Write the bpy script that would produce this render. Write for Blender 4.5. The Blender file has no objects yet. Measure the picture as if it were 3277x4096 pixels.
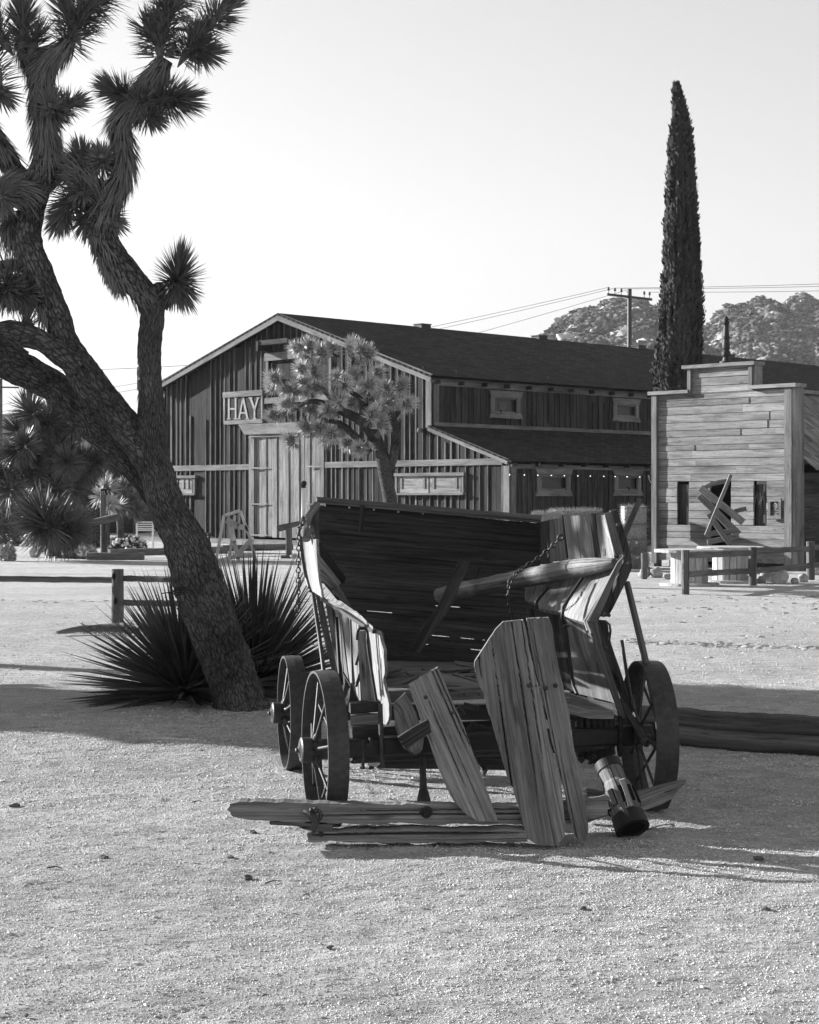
import bpy, math, random
from mathutils import Vector, noise, Matrix
R = math.radians
V = Vector
F = 7000.0; CX = 1638.5; HY = 1990.0; HC = 1.6
sc = bpy.context.scene
# ---------------------------------------------------------------- camera
cam_d = bpy.data.cameras.new('camera'); cam = bpy.data.objects.new('camera', cam_d)
sc.collection.objects.link(cam); sc.camera = cam
cam.location = (0, 0, HC); cam.rotation_euler = (R(90), 0, 0)
cam_d.sensor_fit = 'HORIZONTAL'; cam_d.sensor_width = 24.0
cam_d.lens = 24.0 * F / 3277.0
cam_d.shift_y = -(2048.0 - HY) / 3277.0
cam_d.clip_start = 0.1; cam_d.clip_end = 6000
# ---------------------------------------------------------------- sky, sun, exposure
SUN_AZ = R(-64.0)      # measured from +Y (away from the camera), negative = to the left
SUN_EL = R(17.0)
w = bpy.data.worlds.new('World'); sc.world = w; w.use_nodes = True
nt = w.node_tree; nt.nodes.clear()
sky = nt.nodes.new('ShaderNodeTexSky'); sky.sky_type = 'NISHITA'; sky.sun_disc = False
sky.sun_elevation = SUN_EL; sky.sun_rotation = SUN_AZ
sky.air_density = 2.6; sky.dust_density = 0.0; sky.ozone_density = 1.0; sky.altitude = 0
bw = nt.nodes.new('ShaderNodeRGBToBW'); bg = nt.nodes.new('ShaderNodeBackground'); out = nt.nodes.new('ShaderNodeOutputWorld')
nt.links.new(sky.outputs[0], bw.inputs[0]); nt.links.new(bw.outputs[0], bg.inputs[0]); nt.links.new(bg.outputs[0], out.inputs[0])
bg.inputs[1].default_value = 0.05
sd = bpy.data.lights.new('sun', 'SUN'); sun = bpy.data.objects.new('sun', sd); sc.collection.objects.link(sun)
sd.energy = 4.4; sd.angle = R(0.5); sd.color = (1, 1, 1)      # black-and-white photograph: neutral light
sdir = V((math.sin(SUN_AZ) * math.cos(SUN_EL), math.cos(SUN_AZ) * math.cos(SUN_EL), math.sin(SUN_EL)))
sun.rotation_euler = sdir.to_track_quat('Z', 'Y').to_euler(); sun.location = (-30, 20, 30)
vs = sc.view_settings; vs.view_transform = 'Standard'; vs.look = 'None'; vs.exposure = 1.86; vs.gamma = 1.0
vs.use_curve_mapping = False
sc.render.film_transparent = False

# ---------------------------------------------------------------- helpers
rnd = random.Random(7)
def P(px, py, Y): return V(((px - CX) / F * Y, Y, HC - (py - HY) / F * Y))
def G(px, py, z=0.0):
    Y = (HC - z) * F / (py - HY); return P(px, py, Y)
def nz(p, s=1.0, o=0.0): return noise.noise(V((p[0] * s + o, p[1] * s + o * .7, p[2] * s - o)))
ZUP = V((0, 0, 1)); CAMN = V((0, -1, 0))
def perp(t):
    t = t.normalized()
    a = t.cross(ZUP)
    if a.length < .2: a = t.cross(V((0, 1, 0)))
    a.normalize(); return a, a.cross(t).normalized()

class MB:
    def __init__(s): s.v = []; s.f = []; s.uv = []; s.sm = []; s.mi = []; s.cut = []
    def mark(s): s.cut.append((len(s.v), len(s.f), len(s.uv)))
    def add(s, vs, fs, uvs, smooth=False, mi=0):
        b = len(s.v); s.v.extend([tuple(q) for q in vs])
        for f, u in zip(fs, uvs):
            s.f.append([b + i for i in f]); s.uv.extend(u); s.sm.append(smooth); s.mi.append(mi)
    def ringloft(s, rings, us, vsx, smooth=False, caps=True, off=None, mi=0):
        """rings: list of closed rings (same count); us: u per ring; vsx: v per ring vertex (n+1 values)"""
        n = len(rings[0]); o = off or (rnd.uniform(0, 90), rnd.uniform(0, 90))
        vs = [p for r in rings for p in r]; fs = []; uv = []
        for i in range(len(rings) - 1):
            for j in range(n):
                k = (j + 1) % n
                fs.append((i * n + j, i * n + k, (i + 1) * n + k, (i + 1) * n + j))
                uv.append([(o[0] + us[i], o[1] + vsx[j]), (o[0] + us[i], o[1] + vsx[j + 1]), (o[0] + us[i + 1], o[1] + vsx[j + 1]), (o[0] + us[i + 1], o[1] + vsx[j])])
        s.add(vs, fs, uv, smooth, mi)
        if caps:
            for ri, rev in ((0, True), (len(rings) - 1, False)):
                r = rings[ri]; c = sum(r, V()) / n; a, b = r[0] - c, None
                idx = list(range(n)); 
                if rev: idx.reverse()
                ax = (r[0] - c).normalized() if (r[0] - c).length > 1e-6 else V((1, 0, 0))
                nn = V()
                for q in range(n): nn += (r[q] - c).cross(r[(q + 1) % n] - c)
                nn.normalize(); ay = nn.cross(ax)
                s.add(r, [idx], [[(o[0] + 7 + (r[q] - c).dot(ax) * .15, o[1] + (r[q] - c).dot(ay)) for q in idx]], False, mi)
    def gridloft(s, rings, U_, mi=0):
        n = len(rings[0]); vs = [p for r in rings for p in r]; fs = []
        for i in range(len(rings) - 1):
            for j in range(n): k = (j + 1) % n; fs.append((i * n + j, i * n + k, (i + 1) * n + k, (i + 1) * n + j))
        uu = [U_(p) for p in vs]; s.add(vs, fs, [[uu[q] for q in f] for f in fs], False, mi)
        for r, idx in ((rings[0], list(range(n))[::-1]), (rings[-1], list(range(n)))):
            s.add(r, [idx], [[(U_(r[q])[0] * 2 + 5, U_(r[q])[1]) for q in idx]], False, mi)
    def board(s, st, th, n=CAMN, nu=None, nv=6, rag=.002, bow=.0015, cracks=0, cd=.6, mi=0, endrag=0.0, step=.06):
        """plank through stations (left, right); grain runs along the stations; real cracks as grooves in the front"""
        s.mark(); n = n.normalized(); L = [0.0]
        for i in range(1, len(st)):
            L.append(L[-1] + (((st[i][0] + st[i][1]) - (st[i - 1][0] + st[i - 1][1])) / 2).length)
        T = L[-1]; nu = nu or max(2, int(T / step)); W = max((a - b).length for a, b in st)
        sd_ = rnd.uniform(0, 500)
        cr = [(rnd.uniform(.08, .92), rnd.uniform(-.4, .7), rnd.uniform(.35, 1.2), rnd.uniform(.0010, .0026), rnd.uniform(.4, 1)) for _ in range(cracks)]
        m0 = (st[0][0] + st[0][1]) / 2; gx = ((st[-1][0] + st[-1][1]) / 2 - m0).normalized(); nu_ = (n - gx * n.dot(gx)).normalized(); gy = nu_.cross(gx).normalized(); of = (rnd.uniform(0, 90), rnd.uniform(0, 90))
        U_ = lambda p: (of[0] + (p - m0).dot(gx), of[1] + (p - m0).dot(gy) - (p - m0).dot(nu_))
        v0 = min((q - m0).dot(gy) for s2_ in st for q in s2_); v1 = max((q - m0).dot(gy) for s2_ in st for q in s2_)
        rings = []; us = []
        for i in range(nu + 1):
            t = T * i / nu; k = 0
            while k < len(st) - 2 and t > L[k + 1]: k += 1
            f = 0 if L[k + 1] == L[k] else (t - L[k]) / (L[k + 1] - L[k]); f = min(1, max(0, f))
            a = st[k][0].lerp(st[k + 1][0], f); b = st[k][1].lerp(st[k + 1][1], f)
            d = b - a; dn = d.normalized() if d.length > 1e-6 else V((1, 0, 0))
            a = a + dn * (noise.noise(V((t * 9, sd_, 0))) * rag * 2 + noise.noise(V((t * 40, sd_, 3))) * rag)
            b = b + dn * (noise.noise(V((t * 9, sd_, 9))) * rag * 2 + noise.noise(V((t * 40, sd_, 12))) * rag)
            al = (st[k + 1][0] - st[k][0]).normalized()
            ring = []
            for j in range(nv + 1):
                v = j / nv; p = a.lerp(b, v); gv = (p - m0).dot(gy)
                h = bow * noise.noise(V((t * 1.5, gv * 6, sd_))) * 2 + bow * .5 * noise.noise(V((t * 4, gv * 150, sd_)))
                for (vc, u0, ul, cw, dp) in cr:
                    q = (t / T - u0) / ul
                    if 0 < q < 1:
                        wv = gv - (v0 + (v1 - v0) * vc) + .003 * noise.noise(V((t * 3, vc * 50, sd_)))
                        h -= th * cd * dp * math.exp(-(wv / cw) ** 2) * min(1, 5 * min(q, 1 - q))
                p = p + n * h
                if endrag and (i == 0 or i == nu):
                    p = p + al * endrag * noise.noise(V((v * W * 60, sd_, i)))
                ring.append(p)
            rings.append(ring + [b - n * th, a - n * th]); us.append(t)
        s.gridloft(rings, U_, mi)
    def beam(s, p0, p1, w_, h_, up=ZUP, seg=None, rag=.0, cham=.12, mi=0, taper=1.0):
        s.mark(); d = p1 - p0; L = d.length; t = d.normalized(); a = t.cross(up)
        if a.length < 1e-3: a = t.cross(V((1, 0, 0)))
        a.normalize(); b = a.cross(t).normalized(); seg = seg or (1 if not rag else max(2, int(L / .12)))
        c = min(w_, h_) * cham; sd_ = rnd.uniform(0, 99); rings = []; us = []
        pr = [(-w_ / 2 + c, -h_ / 2), (w_ / 2 - c, -h_ / 2), (w_ / 2, -h_ / 2 + c), (w_ / 2, h_ / 2 - c), (w_ / 2 - c, h_ / 2), (-w_ / 2 + c, h_ / 2), (-w_ / 2, h_ / 2 - c), (-w_ / 2, -h_ / 2 + c)]
        for i in range(seg + 1):
            f = i / seg; q = p0 + d * f; k = 1 + (taper - 1) * f
            rings.append([q + a * (x * k + rag * noise.noise(V((f * L * 6, j, sd_)))) + b * (y * k + rag * noise.noise(V((f * L * 6, j + 20, sd_)))) for j, (x, y) in enumerate(pr)]); us.append(f * L)
        vx = [0, w_ - 2 * c, w_ - c, w_ + h_ - 2 * c, w_ + h_, 2 * w_ + h_, 2 * w_ + h_, 2 * w_ + 2 * h_, 2 * w_ + 2 * h_]
        s.ringloft(rings, us, vx, False, True, mi=mi)
    def tube(s, pts, rad, seg=10, caps=True, rag=0.0, rfreq=8, step=None, smooth=True, sq=1.0, mi=0):
        s.mark()
        if isinstance(rad, (int, float)): rad = [rad] * len(pts)
        if step: pts, rad = resamp(pts, rad, step)
        rings = []; us = []; u = 0; a = None; sd_ = rnd.uniform(0, 99)
        for i, p in enumerate(pts):
            t = (pts[min(i + 1, len(pts) - 1)] - pts[max(i - 1, 0)]).normalized()
            if a is None: a, b = perp(t)
            else:
                a = (a - t * a.dot(t)).normalized(); b = a.cross(t)
            if i: u += (pts[i] - pts[i - 1]).length
            ring = []
            for j in range(seg):
                th = 2 * math.pi * j / seg; d = a * math.cos(th) + b * math.sin(th) * sq; r = rad[i]
                if rag:
                    q = p + d * r
                    r = r * (1 + rag * (nz(q, rfreq, sd_) + .6 * nz(q, rfreq * 3.1, sd_)))
                ring.append(p + d * r)
            rings.append(ring); us.append(u)
        C = 2 * math.pi * max(rad); s.ringloft(rings, us, [C * j / seg for j in range(seg + 1)], smooth, caps, mi=mi)
    def box(s, o, a, b, c, g=0, mi=0):
        """o corner, a b c edge vectors, g index of the grain edge"""
        s.mark()
        if a.cross(b).dot(c) < 0: a, b = b, a
        e = (a, b, c); g = max(range(3), key=lambda q: e[q].length)
        vs = [o, o + a, o + a + b, o + b, o + c, o + a + c, o + a + b + c, o + b + c]
        fs = [(0, 3, 2, 1), (4, 5, 6, 7), (0, 1, 5, 4), (1, 2, 6, 5), (2, 3, 7, 6), (3, 0, 4, 7)]
        l = [x.length or 1 for x in e]; gn = e[g].normalized(); oth = [x for i, x in enumerate(e) if i != g]
        f0 = (rnd.uniform(0, 90), rnd.uniform(0, 90)); uv = []
        for f in fs: uv.append([(f0[0] + (vs[i] - o).dot(gn), f0[1] + (vs[i] - o).dot(oth[0].normalized()) + (vs[i] - o).dot(oth[1].normalized())) for i in f])
        s.add(vs, fs, uv, False, mi)
    def prism(s, poly, ext, g=None, mi=0):
        """flat polygon (list of points) extruded by vector ext"""
        s.mark(); n = len(poly); nn = V()
        c = sum(poly, V()) / n
        for q in range(n): nn += (poly[q] - c).cross(poly[(q + 1) % n] - c)
        if nn.dot(ext) > 0: poly = poly[::-1]
        g = (g or (poly[1] - poly[0])).normalized(); h = nn.normalized().cross(g)
        o = (rnd.uniform(0, 90), rnd.uniform(0, 90)); U = lambda p: (o[0] + (p - c).dot(g), o[1] + (p - c).dot(h) + (p - c).dot(nn.normalized()))
        vs = list(poly) + [p + ext for p in poly]
        fs = [tuple(range(n)), tuple(range(2 * n - 1, n - 1, -1))] + [(i, i + n, (i + 1) % n + n, (i + 1) % n) for i in range(n)]
        s.add(vs, fs, [[U(vs[i]) for i in f] for f in fs], False, mi)
    def blade(s, p, d, L, w_, nrm=None, bend=0.0, mi=0, vee=.35):
        d = d.normalized(); a = d.cross(nrm or ZUP)
        if a.length < .05: a = d.cross(V((1, 0, 0)))
        a.normalize(); n = a.cross(d).normalized()
        m = p + d * L * .5 + V((0, 0, -bend * L * .25)); t = p + d * L + V((0, 0, -bend * L))
        dn = -n * w_ * vee
        vs = [p - a * w_ * .4, p + dn, p + a * w_ * .4, m - a * w_ * .5, m + dn, m + a * w_ * .5, t]
        s.add(vs, [(0, 1, 4, 3), (1, 2, 5, 4), (3, 4, 6), (4, 5, 6)], [[(0, 0), (.5, 0), (.5, .5), (0, .5)], [(.5, 0), (1, 0), (1, .5), (.5, .5)], [(0, .5), (.5, .5), (.5, 1)], [(.5, .5), (1, .5), (.5, 1)]], False, mi)
    def ico(s, c, r, sub=1, rag=.25, sc_=(1, 1, 1), freq=1.2, smooth=True, mi=0, rotz=0.0):
        s.mark(); vs, fs = ICO[sub]; o = rnd.uniform(0, 99); cr, sr = math.cos(rotz), math.sin(rotz); pts = []
        for q in vs:
            k = r * (1 + rag * noise.noise(q * freq + V((o, o, 0))) * 2)
            x, y, z = q.x * k * sc_[0], q.y * k * sc_[1], q.z * k * sc_[2]
            pts.append(c + V((x * cr - y * sr, x * sr + y * cr, z)))
        s.add(pts, fs, [[(q2, q3) for q2, q3 in ((0, 0), (1, 0), (.5, 1))] for _ in fs], smooth, mi)
    def lathe(s, p0, ax, prof, seg=20, mi=0, smooth=False, rag=0.0):
        s.mark(); ax = ax.normalized(); a, b = perp(ax); rings = []; us = []
        for (t, r) in prof:
            rings.append([p0 + ax * t + (a * math.cos(2 * math.pi * j / seg) + b * math.sin(2 * math.pi * j / seg)) * r * (1 + rag * noise.noise(V((t * 20, j * .9, 1)))) for j in range(seg)]); us.append(t)
        C = 2 * math.pi * max(r for _, r in prof); s.ringloft(rings, us, [C * j / seg for j in range(seg + 1)], smooth, True, mi=mi)
    def torus(s, c, ax, ay, R_, r, n1=14, n2=6, sx=1.0):
        """ring in the plane ax, ay"""
        s.mark(); nn = ax.cross(ay).normalized(); rings = []
        for i in range(n1 + 1):
            th = 2 * math.pi * i / n1; d = (ax * math.cos(th) * sx + ay * math.sin(th)); q = c + d * R_; dd = d.normalized()
            rings.append([q + (dd * math.cos(2 * math.pi * j / n2) + nn * math.sin(2 * math.pi * j / n2)) * r for j in range(n2)])
        s.ringloft(rings, [i * .02 for i in range(n1 + 1)], [j * .01 for j in range(n2 + 1)], True, False)

def icos(sub):
    import bmesh
    bm = bmesh.new(); bmesh.ops.create_icosphere(bm, subdivisions=sub, radius=1)
    r = ([v.co.copy() for v in bm.verts], [tuple(v.index for v in f.verts) for f in bm.faces]); bm.free(); return r
ICO = {k: icos(k) for k in (1, 2, 3, 4)}

def resamp(pts, rad, step):
    """Catmull-Rom through pts, resampled"""
    P_, R_ = [], []
    for i in range(len(pts) - 1):
        p0 = pts[max(i - 1, 0)]; p1 = pts[i]; p2 = pts[i + 1]; p3 = pts[min(i + 2, len(pts) - 1)]
        n = max(1, int((p2 - p1).length / step))
        for k in range(n):
            t = k / n
            P_.append(.5 * ((2 * p1) + (p2 - p0) * t + (2 * p0 - 5 * p1 + 4 * p2 - p3) * t * t + (3 * p1 - p0 - 3 * p2 + p3) * t ** 3)); R_.append(rad[i] + (rad[i + 1] - rad[i]) * t)
    P_.append(pts[-1]); R_.append(rad[-1]); return P_, R_

def tag(o, label=None, cat=None, group=None, kind=None):
    if label: o['label'] = label
    if cat: o['category'] = cat
    if group: o['group'] = group
    if kind: o['kind'] = kind
    return o
SPLIT = {'corner_trim', 'rake_board', 'side_trim', 'rafter_tails', 'porch_posts', 'corner_board', 'parapet_cap', 'return_board', 'rod', 'iron_band', 'brace', 'frame_strip', 'bolts', 'brace_rod', 'rivets', 'clamp_bolts', 'fittings', 'mortise', 'stems', 'notch', 'spring_clamp', 'hinge', 'floor_boards', 'angle_iron', 'end_frame', 'sidewalls', 'shutter_strap', 'door_frame', 'cross_sill', 'top_rail', 'rod_knob', 'hoist_beam', 'side_wall', 'inner_wall', 'planks', 'flowers'}
SING = {'rafter_tails': 'rafter_tail', 'porch_posts': 'porch_post', 'bolts': 'bolt', 'rivets': 'rivet', 'clamp_bolts': 'clamp_bolt', 'fittings': 'fitting', 'stems': 'stem', 'floor_boards': 'floor_board', 'planks': 'plank', 'flowers': 'flower'}
def obj(name, mb, mat, parent=None, base=None):
    if parent is not None and name in SPLIT and len(mb.cut) > 1:
        cuts = mb.cut + [(len(mb.v), len(mb.f), len(mb.uv))]; o = None
        for (a, b) in zip(cuts, cuts[1:]):
            if b[1] == a[1]: continue
            q = MB(); q.v = mb.v[a[0]:b[0]]; q.f = [[i - a[0] for i in f] for f in mb.f[a[1]:b[1]]]; q.sm = mb.sm[a[1]:b[1]]; q.mi = mb.mi[a[1]:b[1]]; q.uv = mb.uv[a[1]:b[1]] if False else mb.uv[a[2]:b[2]]
            o = obj1(SING.get(name, name), q, mat, parent, base)
        return o
    return obj1(SING.get(name, name) if len(mb.cut) == 1 else name, mb, mat, parent, base)
def obj1(name, mb, mat, parent=None, base=None):
    """one mesh object; vertices are in world space and are moved to the thing's base"""
    base = base if base is not None else (V(parent['_b']) if parent is not None else V((0, 0, 0)))
    me = bpy.data.meshes.new(name)
    me.from_pydata([(x - base.x, y - base.y, z - base.z) for x, y, z in mb.v], [], mb.f)
    uvl = me.uv_layers.new(name='UVMap'); uvl.data.foreach_set('uv', [c for u in mb.uv for c in u])
    me.polygons.foreach_set('use_smooth', mb.sm)
    for m in (mat if isinstance(mat, (list, tuple)) else [mat]): me.materials.append(m)
    me.polygons.foreach_set('material_index', mb.mi); me.update()
    o = bpy.data.objects.new(name, me); sc.collection.objects.link(o)
    if parent is not None: o.parent = parent
    else: o.location = base
    o['_b'] = tuple(base); return o
def thing(name, label, cat, base, group=None):
    o = bpy.data.objects.new(name, None); sc.collection.objects.link(o); o.location = base; o.empty_display_size = .2
    o['_b'] = tuple(base); return tag(o, label, cat, group)
def copytree(src, parent=None):
    c = src.copy(); sc.collection.objects.link(c); c.parent = parent
    for ch in [x for x in sc.objects if x.parent == src]: copytree(ch, c)
    return c

# ---------------------------------------------------------------- materials (all neutral grey: black-and-white photograph)
def g3(v): return (v, v, v, 1)
def newmat(name, rough=.85, spec=.2, metal=0.0):
    m = bpy.data.materials.new(name); m.use_nodes = True; t = m.node_tree; b = t.nodes['Principled BSDF']
    b.inputs['Roughness'].default_value = rough; b.inputs['Specular IOR Level'].default_value = spec; b.inputs['Metallic'].default_value = metal
    return m, t, b
def nd(t, typ, **kw):
    n = t.nodes.new(typ)
    for k, v in kw.items():
        if k in n.inputs: n.inputs[k].default_value = v
        else: setattr(n, k, v)
    return n
def ramp(t, src, stops):
    r = t.nodes.new('ShaderNodeValToRGB'); e = r.color_ramp.elements
    while len(e) > 1: e.remove(e[-1])
    e[0].position = stops[0][0]; e[0].color = g3(stops[0][1])
    for p, c in stops[1:]:
        q = e.new(p); q.color = g3(c)
    t.links.new(src, r.inputs[0]); return r.outputs[0]
def mul(t, a, b, fac=1.0, mode='MULTIPLY'):
    m = t.nodes.new('ShaderNodeMixRGB'); m.blend_type = mode; m.inputs[0].default_value = fac
    for i, x in ((1, a), (2, b)):
        if isinstance(x, (float, int)): m.inputs[i].default_value = g3(x)
        else: t.links.new(x, m.inputs[i])
    return m.outputs[0]
def bump(t, b, src, dist, strength=1.0, prev=None):
    n = t.nodes.new('ShaderNodeBump'); n.inputs['Distance'].default_value = dist; n.inputs['Strength'].default_value = strength
    t.links.new(src, n.inputs['Height'])
    if prev is not None: t.links.new(prev, n.inputs['Normal'])
    t.links.new(n.outputs[0], b.inputs['Normal']); return n.outputs[0]
def uvn(t, sx, sy, scale=1.0, detail=5, rough=.6, dist=0.0, off=0.0):
    tc = t.nodes.new('ShaderNodeTexCoord'); mp = t.nodes.new('ShaderNodeMapping'); mp.inputs['Scale'].default_value = (sx, sy, 1); mp.inputs['Location'].default_value = (off, off, 0)
    t.links.new(tc.outputs['UV'], mp.inputs[0]); n = nd(t, 'ShaderNodeTexNoise', Scale=scale, Detail=detail, Roughness=rough, Distortion=dist)
    t.links.new(mp.outputs[0], n.inputs['Vector']); return n.outputs['Fac']
def objn(t, scale, detail=5, rough=.6, vec=(1, 1, 1), dist=0.0):
    tc = t.nodes.new('ShaderNodeTexCoord'); mp = t.nodes.new('ShaderNodeMapping'); mp.inputs['Scale'].default_value = vec
    t.links.new(tc.outputs['Object'], mp.inputs[0]); n = nd(t, 'ShaderNodeTexNoise', Scale=scale, Detail=detail, Roughness=rough, Distortion=dist)
    t.links.new(mp.outputs[0], n.inputs['Vector']); return n.outputs['Fac']
def wood(name, lo, hi, fine=1.0, bumpd=.004, knots=True, crackdark=.35, vary=.45):
    """weathered wood: u runs along the grain in metres"""
    m, t, b = newmat(name, .9, .15)
    big = uvn(t, .35, 2.2, 1.0, 2, .5)                       # from board to board
    grain = uvn(t, 1.1, 75 * fine, 1.0, 8, .72, .25)
    fib = uvn(t, 4, 330 * fine, 1.0, 4, .7)
    col = ramp(t, grain, [(.30, lo * .8), (.46, (lo + hi) / 2), (.66, hi * 1.1)])
    col = mul(t, col, ramp(t, big, [(.3, 1 - vary), (.7, 1 + vary * .6)]), 1.0)
    col = mul(t, col, ramp(t, fib, [(.3, .6), (.55, 1.0)]), .8)
    crk = uvn(t, .55, 70 * fine, 1.0, 2, .5, .25, 31.0)
    line = ramp(t, crk, [(.30, crackdark), (.34, 1.0)])
    col = mul(t, col, line, .65)
    st_ = uvn(t, 1.3, 7, 1.0, 5, .65, .5, 11.0); col = mul(t, col, ramp(t, st_, [(.34, .55), (.5, 1.0), (.7, 1.25)]), .85)
    chk = uvn(t, 7, 150 * fine, 1.0, 2, .5, .1, 17.0); ck = ramp(t, chk, [(.33, .35), (.38, 1.0)]); col = mul(t, col, ck, .65)
    if knots:
        tc = t.nodes.new('ShaderNodeTexCoord'); mp = t.nodes.new('ShaderNodeMapping'); mp.inputs['Scale'].default_value = (1.4, 5.5, 1)
        vo = nd(t, 'ShaderNodeTexVoronoi', Scale=1.0); t.links.new(tc.outputs['UV'], mp.inputs[0]); t.links.new(mp.outputs[0], vo.inputs['Vector'])
        col = mul(t, col, ramp(t, vo.outputs['Distance'], [(.05, .35), (.11, 1.0)]), .8)
    t.links.new(col, b.inputs['Base Color'])
    h = mul(t, mul(t, mul(t, grain, fib, .45), line, .8), ck, .6)
    bump(t, b, h, bumpd, .9); return m
M = {}
M['barn'] = wood('barn_siding_wood', .009, .042, .7, .006, True, .5, .6)
M['batten'] = wood('sunlit_batten_wood', .05, .17, .7, .004, False, .5, .6)  # same wood as the boards, coloured paler to carry sun on the gable battens
M['barn_side'] = wood('barn_side_wood', .016, .07, .7, .006, True, .5, .6)
M['trim'] = wood('pale_trim_wood', .08, .20, .8, .003, False, .7, .3)
M['door'] = wood('barn_door_wood', .10, .26, .7, .004, True, .6, .4)
M['facade'] = wood('false_front_wood', .09, .28, .9, .004, True, .4, .45)
M['grey'] = wood('weathered_grey_wood', .055, .24, .7, .005, True, .3, .35)
M['plank'] = wood('old_plank_wood', .075, .25, .75, .005, True, .25, .35)
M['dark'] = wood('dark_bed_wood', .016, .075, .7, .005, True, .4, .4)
M['pale'] = wood('bleached_wood', .14, .30, .9, .004, False, .4, .25)
M['post'] = wood('fence_wood', .05, .16, .8, .005, False, .4, .3)
M['log'] = wood('log_wood', .04, .16, .5, .012, True, .2, .4)
M['spool'] = wood('spool_wood', .25, .5, .7, .003, False, .6, .3)
M['shake'] = wood('shake_wood', .10, .30, .7, .006, False, .4, .5)

def simple(name, c, rough=.8, spec=.2, metal=0, var=.25, scale=12, bd=.002):
    m, t, b = newmat(name, rough, spec, metal); n = objn(t, scale, 5, .65)
    t.links.new(ramp(t, n, [(.3, c * (1 - var)), (.7, c * (1 + var))]), b.inputs['Base Color'])
    if bd: bump(t, b, n, bd)
    return m
M['iron'] = simple('rusty_iron', .035, .55, .4, .2, .45, 30, .0015)
M['iron2'] = simple('dark_iron', .014, .6, .4, .2, .4, 30, .001)
M['bright'] = simple('worn_metal', .55, .45, .5, .3, .15, 30, 0)
M['black'] = simple('dark_interior', .012, .9, .1, 0, .3, 6, 0)  # near-black that stands in for shade inside openings and holes
M['sack'] = simple('window_sack', .10, .9, .1, 0, .4, 3, 0)
M['clod'] = simple('dirt_clod', .30, .95, .1, 0, .3, 5, 0)
M['glass'] = newmat('window_glass', .35, .25)[0]; M['glass'].node_tree.nodes['Principled BSDF'].inputs['Base Color'].default_value = g3(.03)
M['white'] = simple('white_paint', .6, .6, .3, 0, .1, 8, 0)
M['paint'] = simple('sign_letter_paint', .22, .8, .2, 0, .35, 25, .001)
M['stone'] = simple('pale_granite', .30, .9, .2, 0, .35, 5, .02)
M['pebble'] = simple('gravel_stone', .52, .9, .2, 0, .4, 3, .003)
M['hay'] = simple('hay', .32, .95, .1, 0, .45, 28, .02)
M['leafJ'] = simple('joshua_leaf', .145, .5, .35, 0, .4, 3, 0)
M['leafD'] = simple('dead_joshua_leaf', .17, .8, .2, 0, .4, 3, 0)
M['leafS'] = simple('pale_joshua_leaf', .38, .5, .35, 0, .4, 2, 0)
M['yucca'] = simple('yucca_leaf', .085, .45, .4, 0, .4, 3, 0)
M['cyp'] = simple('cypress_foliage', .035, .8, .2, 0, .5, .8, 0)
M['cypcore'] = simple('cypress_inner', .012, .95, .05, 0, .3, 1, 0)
M['bush'] = simple('shrub_leaf', .09, .8, .2, 0, .5, 2, 0)
M['scrub'] = simple('hill_scrub', .10, .95, .05, 0, .4, .05, 0)
M['boulder'] = simple('hill_granite', .36, .95, .1, 0, .3, .15, .4)
M['cloth'] = simple('pale_flower', .5, .8, .2, 0, .2, 4, 0)
for k in ('leafJ', 'leafD', 'leafS', 'yucca'):
    pass
def bark(name, lo, hi, sc_=1.0):
    m, t, b = newmat(name, .95, .1)
    tc = t.nodes.new('ShaderNodeTexCoord'); mp = t.nodes.new('ShaderNodeMapping'); mp.inputs['Scale'].default_value = (13 * sc_, 30 * sc_, 1)
    t.links.new(tc.outputs['UV'], mp.inputs[0]); n1 = nd(t, 'ShaderNodeTexNoise', Scale=.9, Detail=6, Roughness=.7)
    add = nd(t, 'ShaderNodeMixRGB'); add.blend_type = 'ADD'; add.inputs[0].default_value = 1.0
    t.links.new(mp.outputs[0], n1.inputs['Vector']); t.links.new(mp.outputs[0], add.inputs[1]); t.links.new(n1.outputs['Color'], add.inputs[2])
    vo = nd(t, 'ShaderNodeTexVoronoi', Scale=1.0, feature='DISTANCE_TO_EDGE'); t.links.new(add.outputs[0], vo.inputs['Vector'])
    fine = uvn(t, 26 * sc_, 60 * sc_, 1, 8, .8, .8); big = objn(t, 2.5, 3)
    plate = ramp(t, vo.outputs['Distance'], [(.0, .3), (.16, 1.0)]); furrow = ramp(t, uvn(t, 8 * sc_, 30 * sc_, 1, 6, .75, 1.6, 5.0), [(.38, .2), (.47, 1.0)]); plate = mul(t, plate, furrow, .8)
    col = ramp(t, fine, [(.36, lo), (.64, hi)]); col = mul(t, col, plate, .8); col = mul(t, col, ramp(t, big, [(.3, .55), (.7, 1.35)]))
    t.links.new(col, b.inputs['Base Color']); bump(t, b, mul(t, plate, fine, .5), .03, 1.0); return m
M['bark'] = bark('joshua_bark', .05, .22)
M['bark2'] = bark('pale_joshua_bark', .06, .15)
def roofmat(name, c, cw=.28):
    m, t, b = newmat(name, .95, .1)
    tc = t.nodes.new('ShaderNodeTexCoord'); br = nd(t, 'ShaderNodeTexBrick', Scale=1.0)
    br.inputs['Color1'].default_value = g3(c * .7); br.inputs['Color2'].default_value = g3(c * 1.6); br.inputs['Mortar'].default_value = g3(c * .2)
    br.inputs['Mortar Size'].default_value = .008; br.inputs['Brick Width'].default_value = .3; br.inputs['Row Height'].default_value = .13; br.offset = .5
    t.links.new(tc.outputs['UV'], br.inputs['Vector']); n = objn(t, 1.2, 4)
    t.links.new(mul(t, br.outputs[0], ramp(t, n, [(.3, .75), (.7, 1.2)])), b.inputs['Base Color']); bump(t, b, br.outputs[0], .02); return m
M['roof'] = roofmat('dark_shingles', .028)
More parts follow.
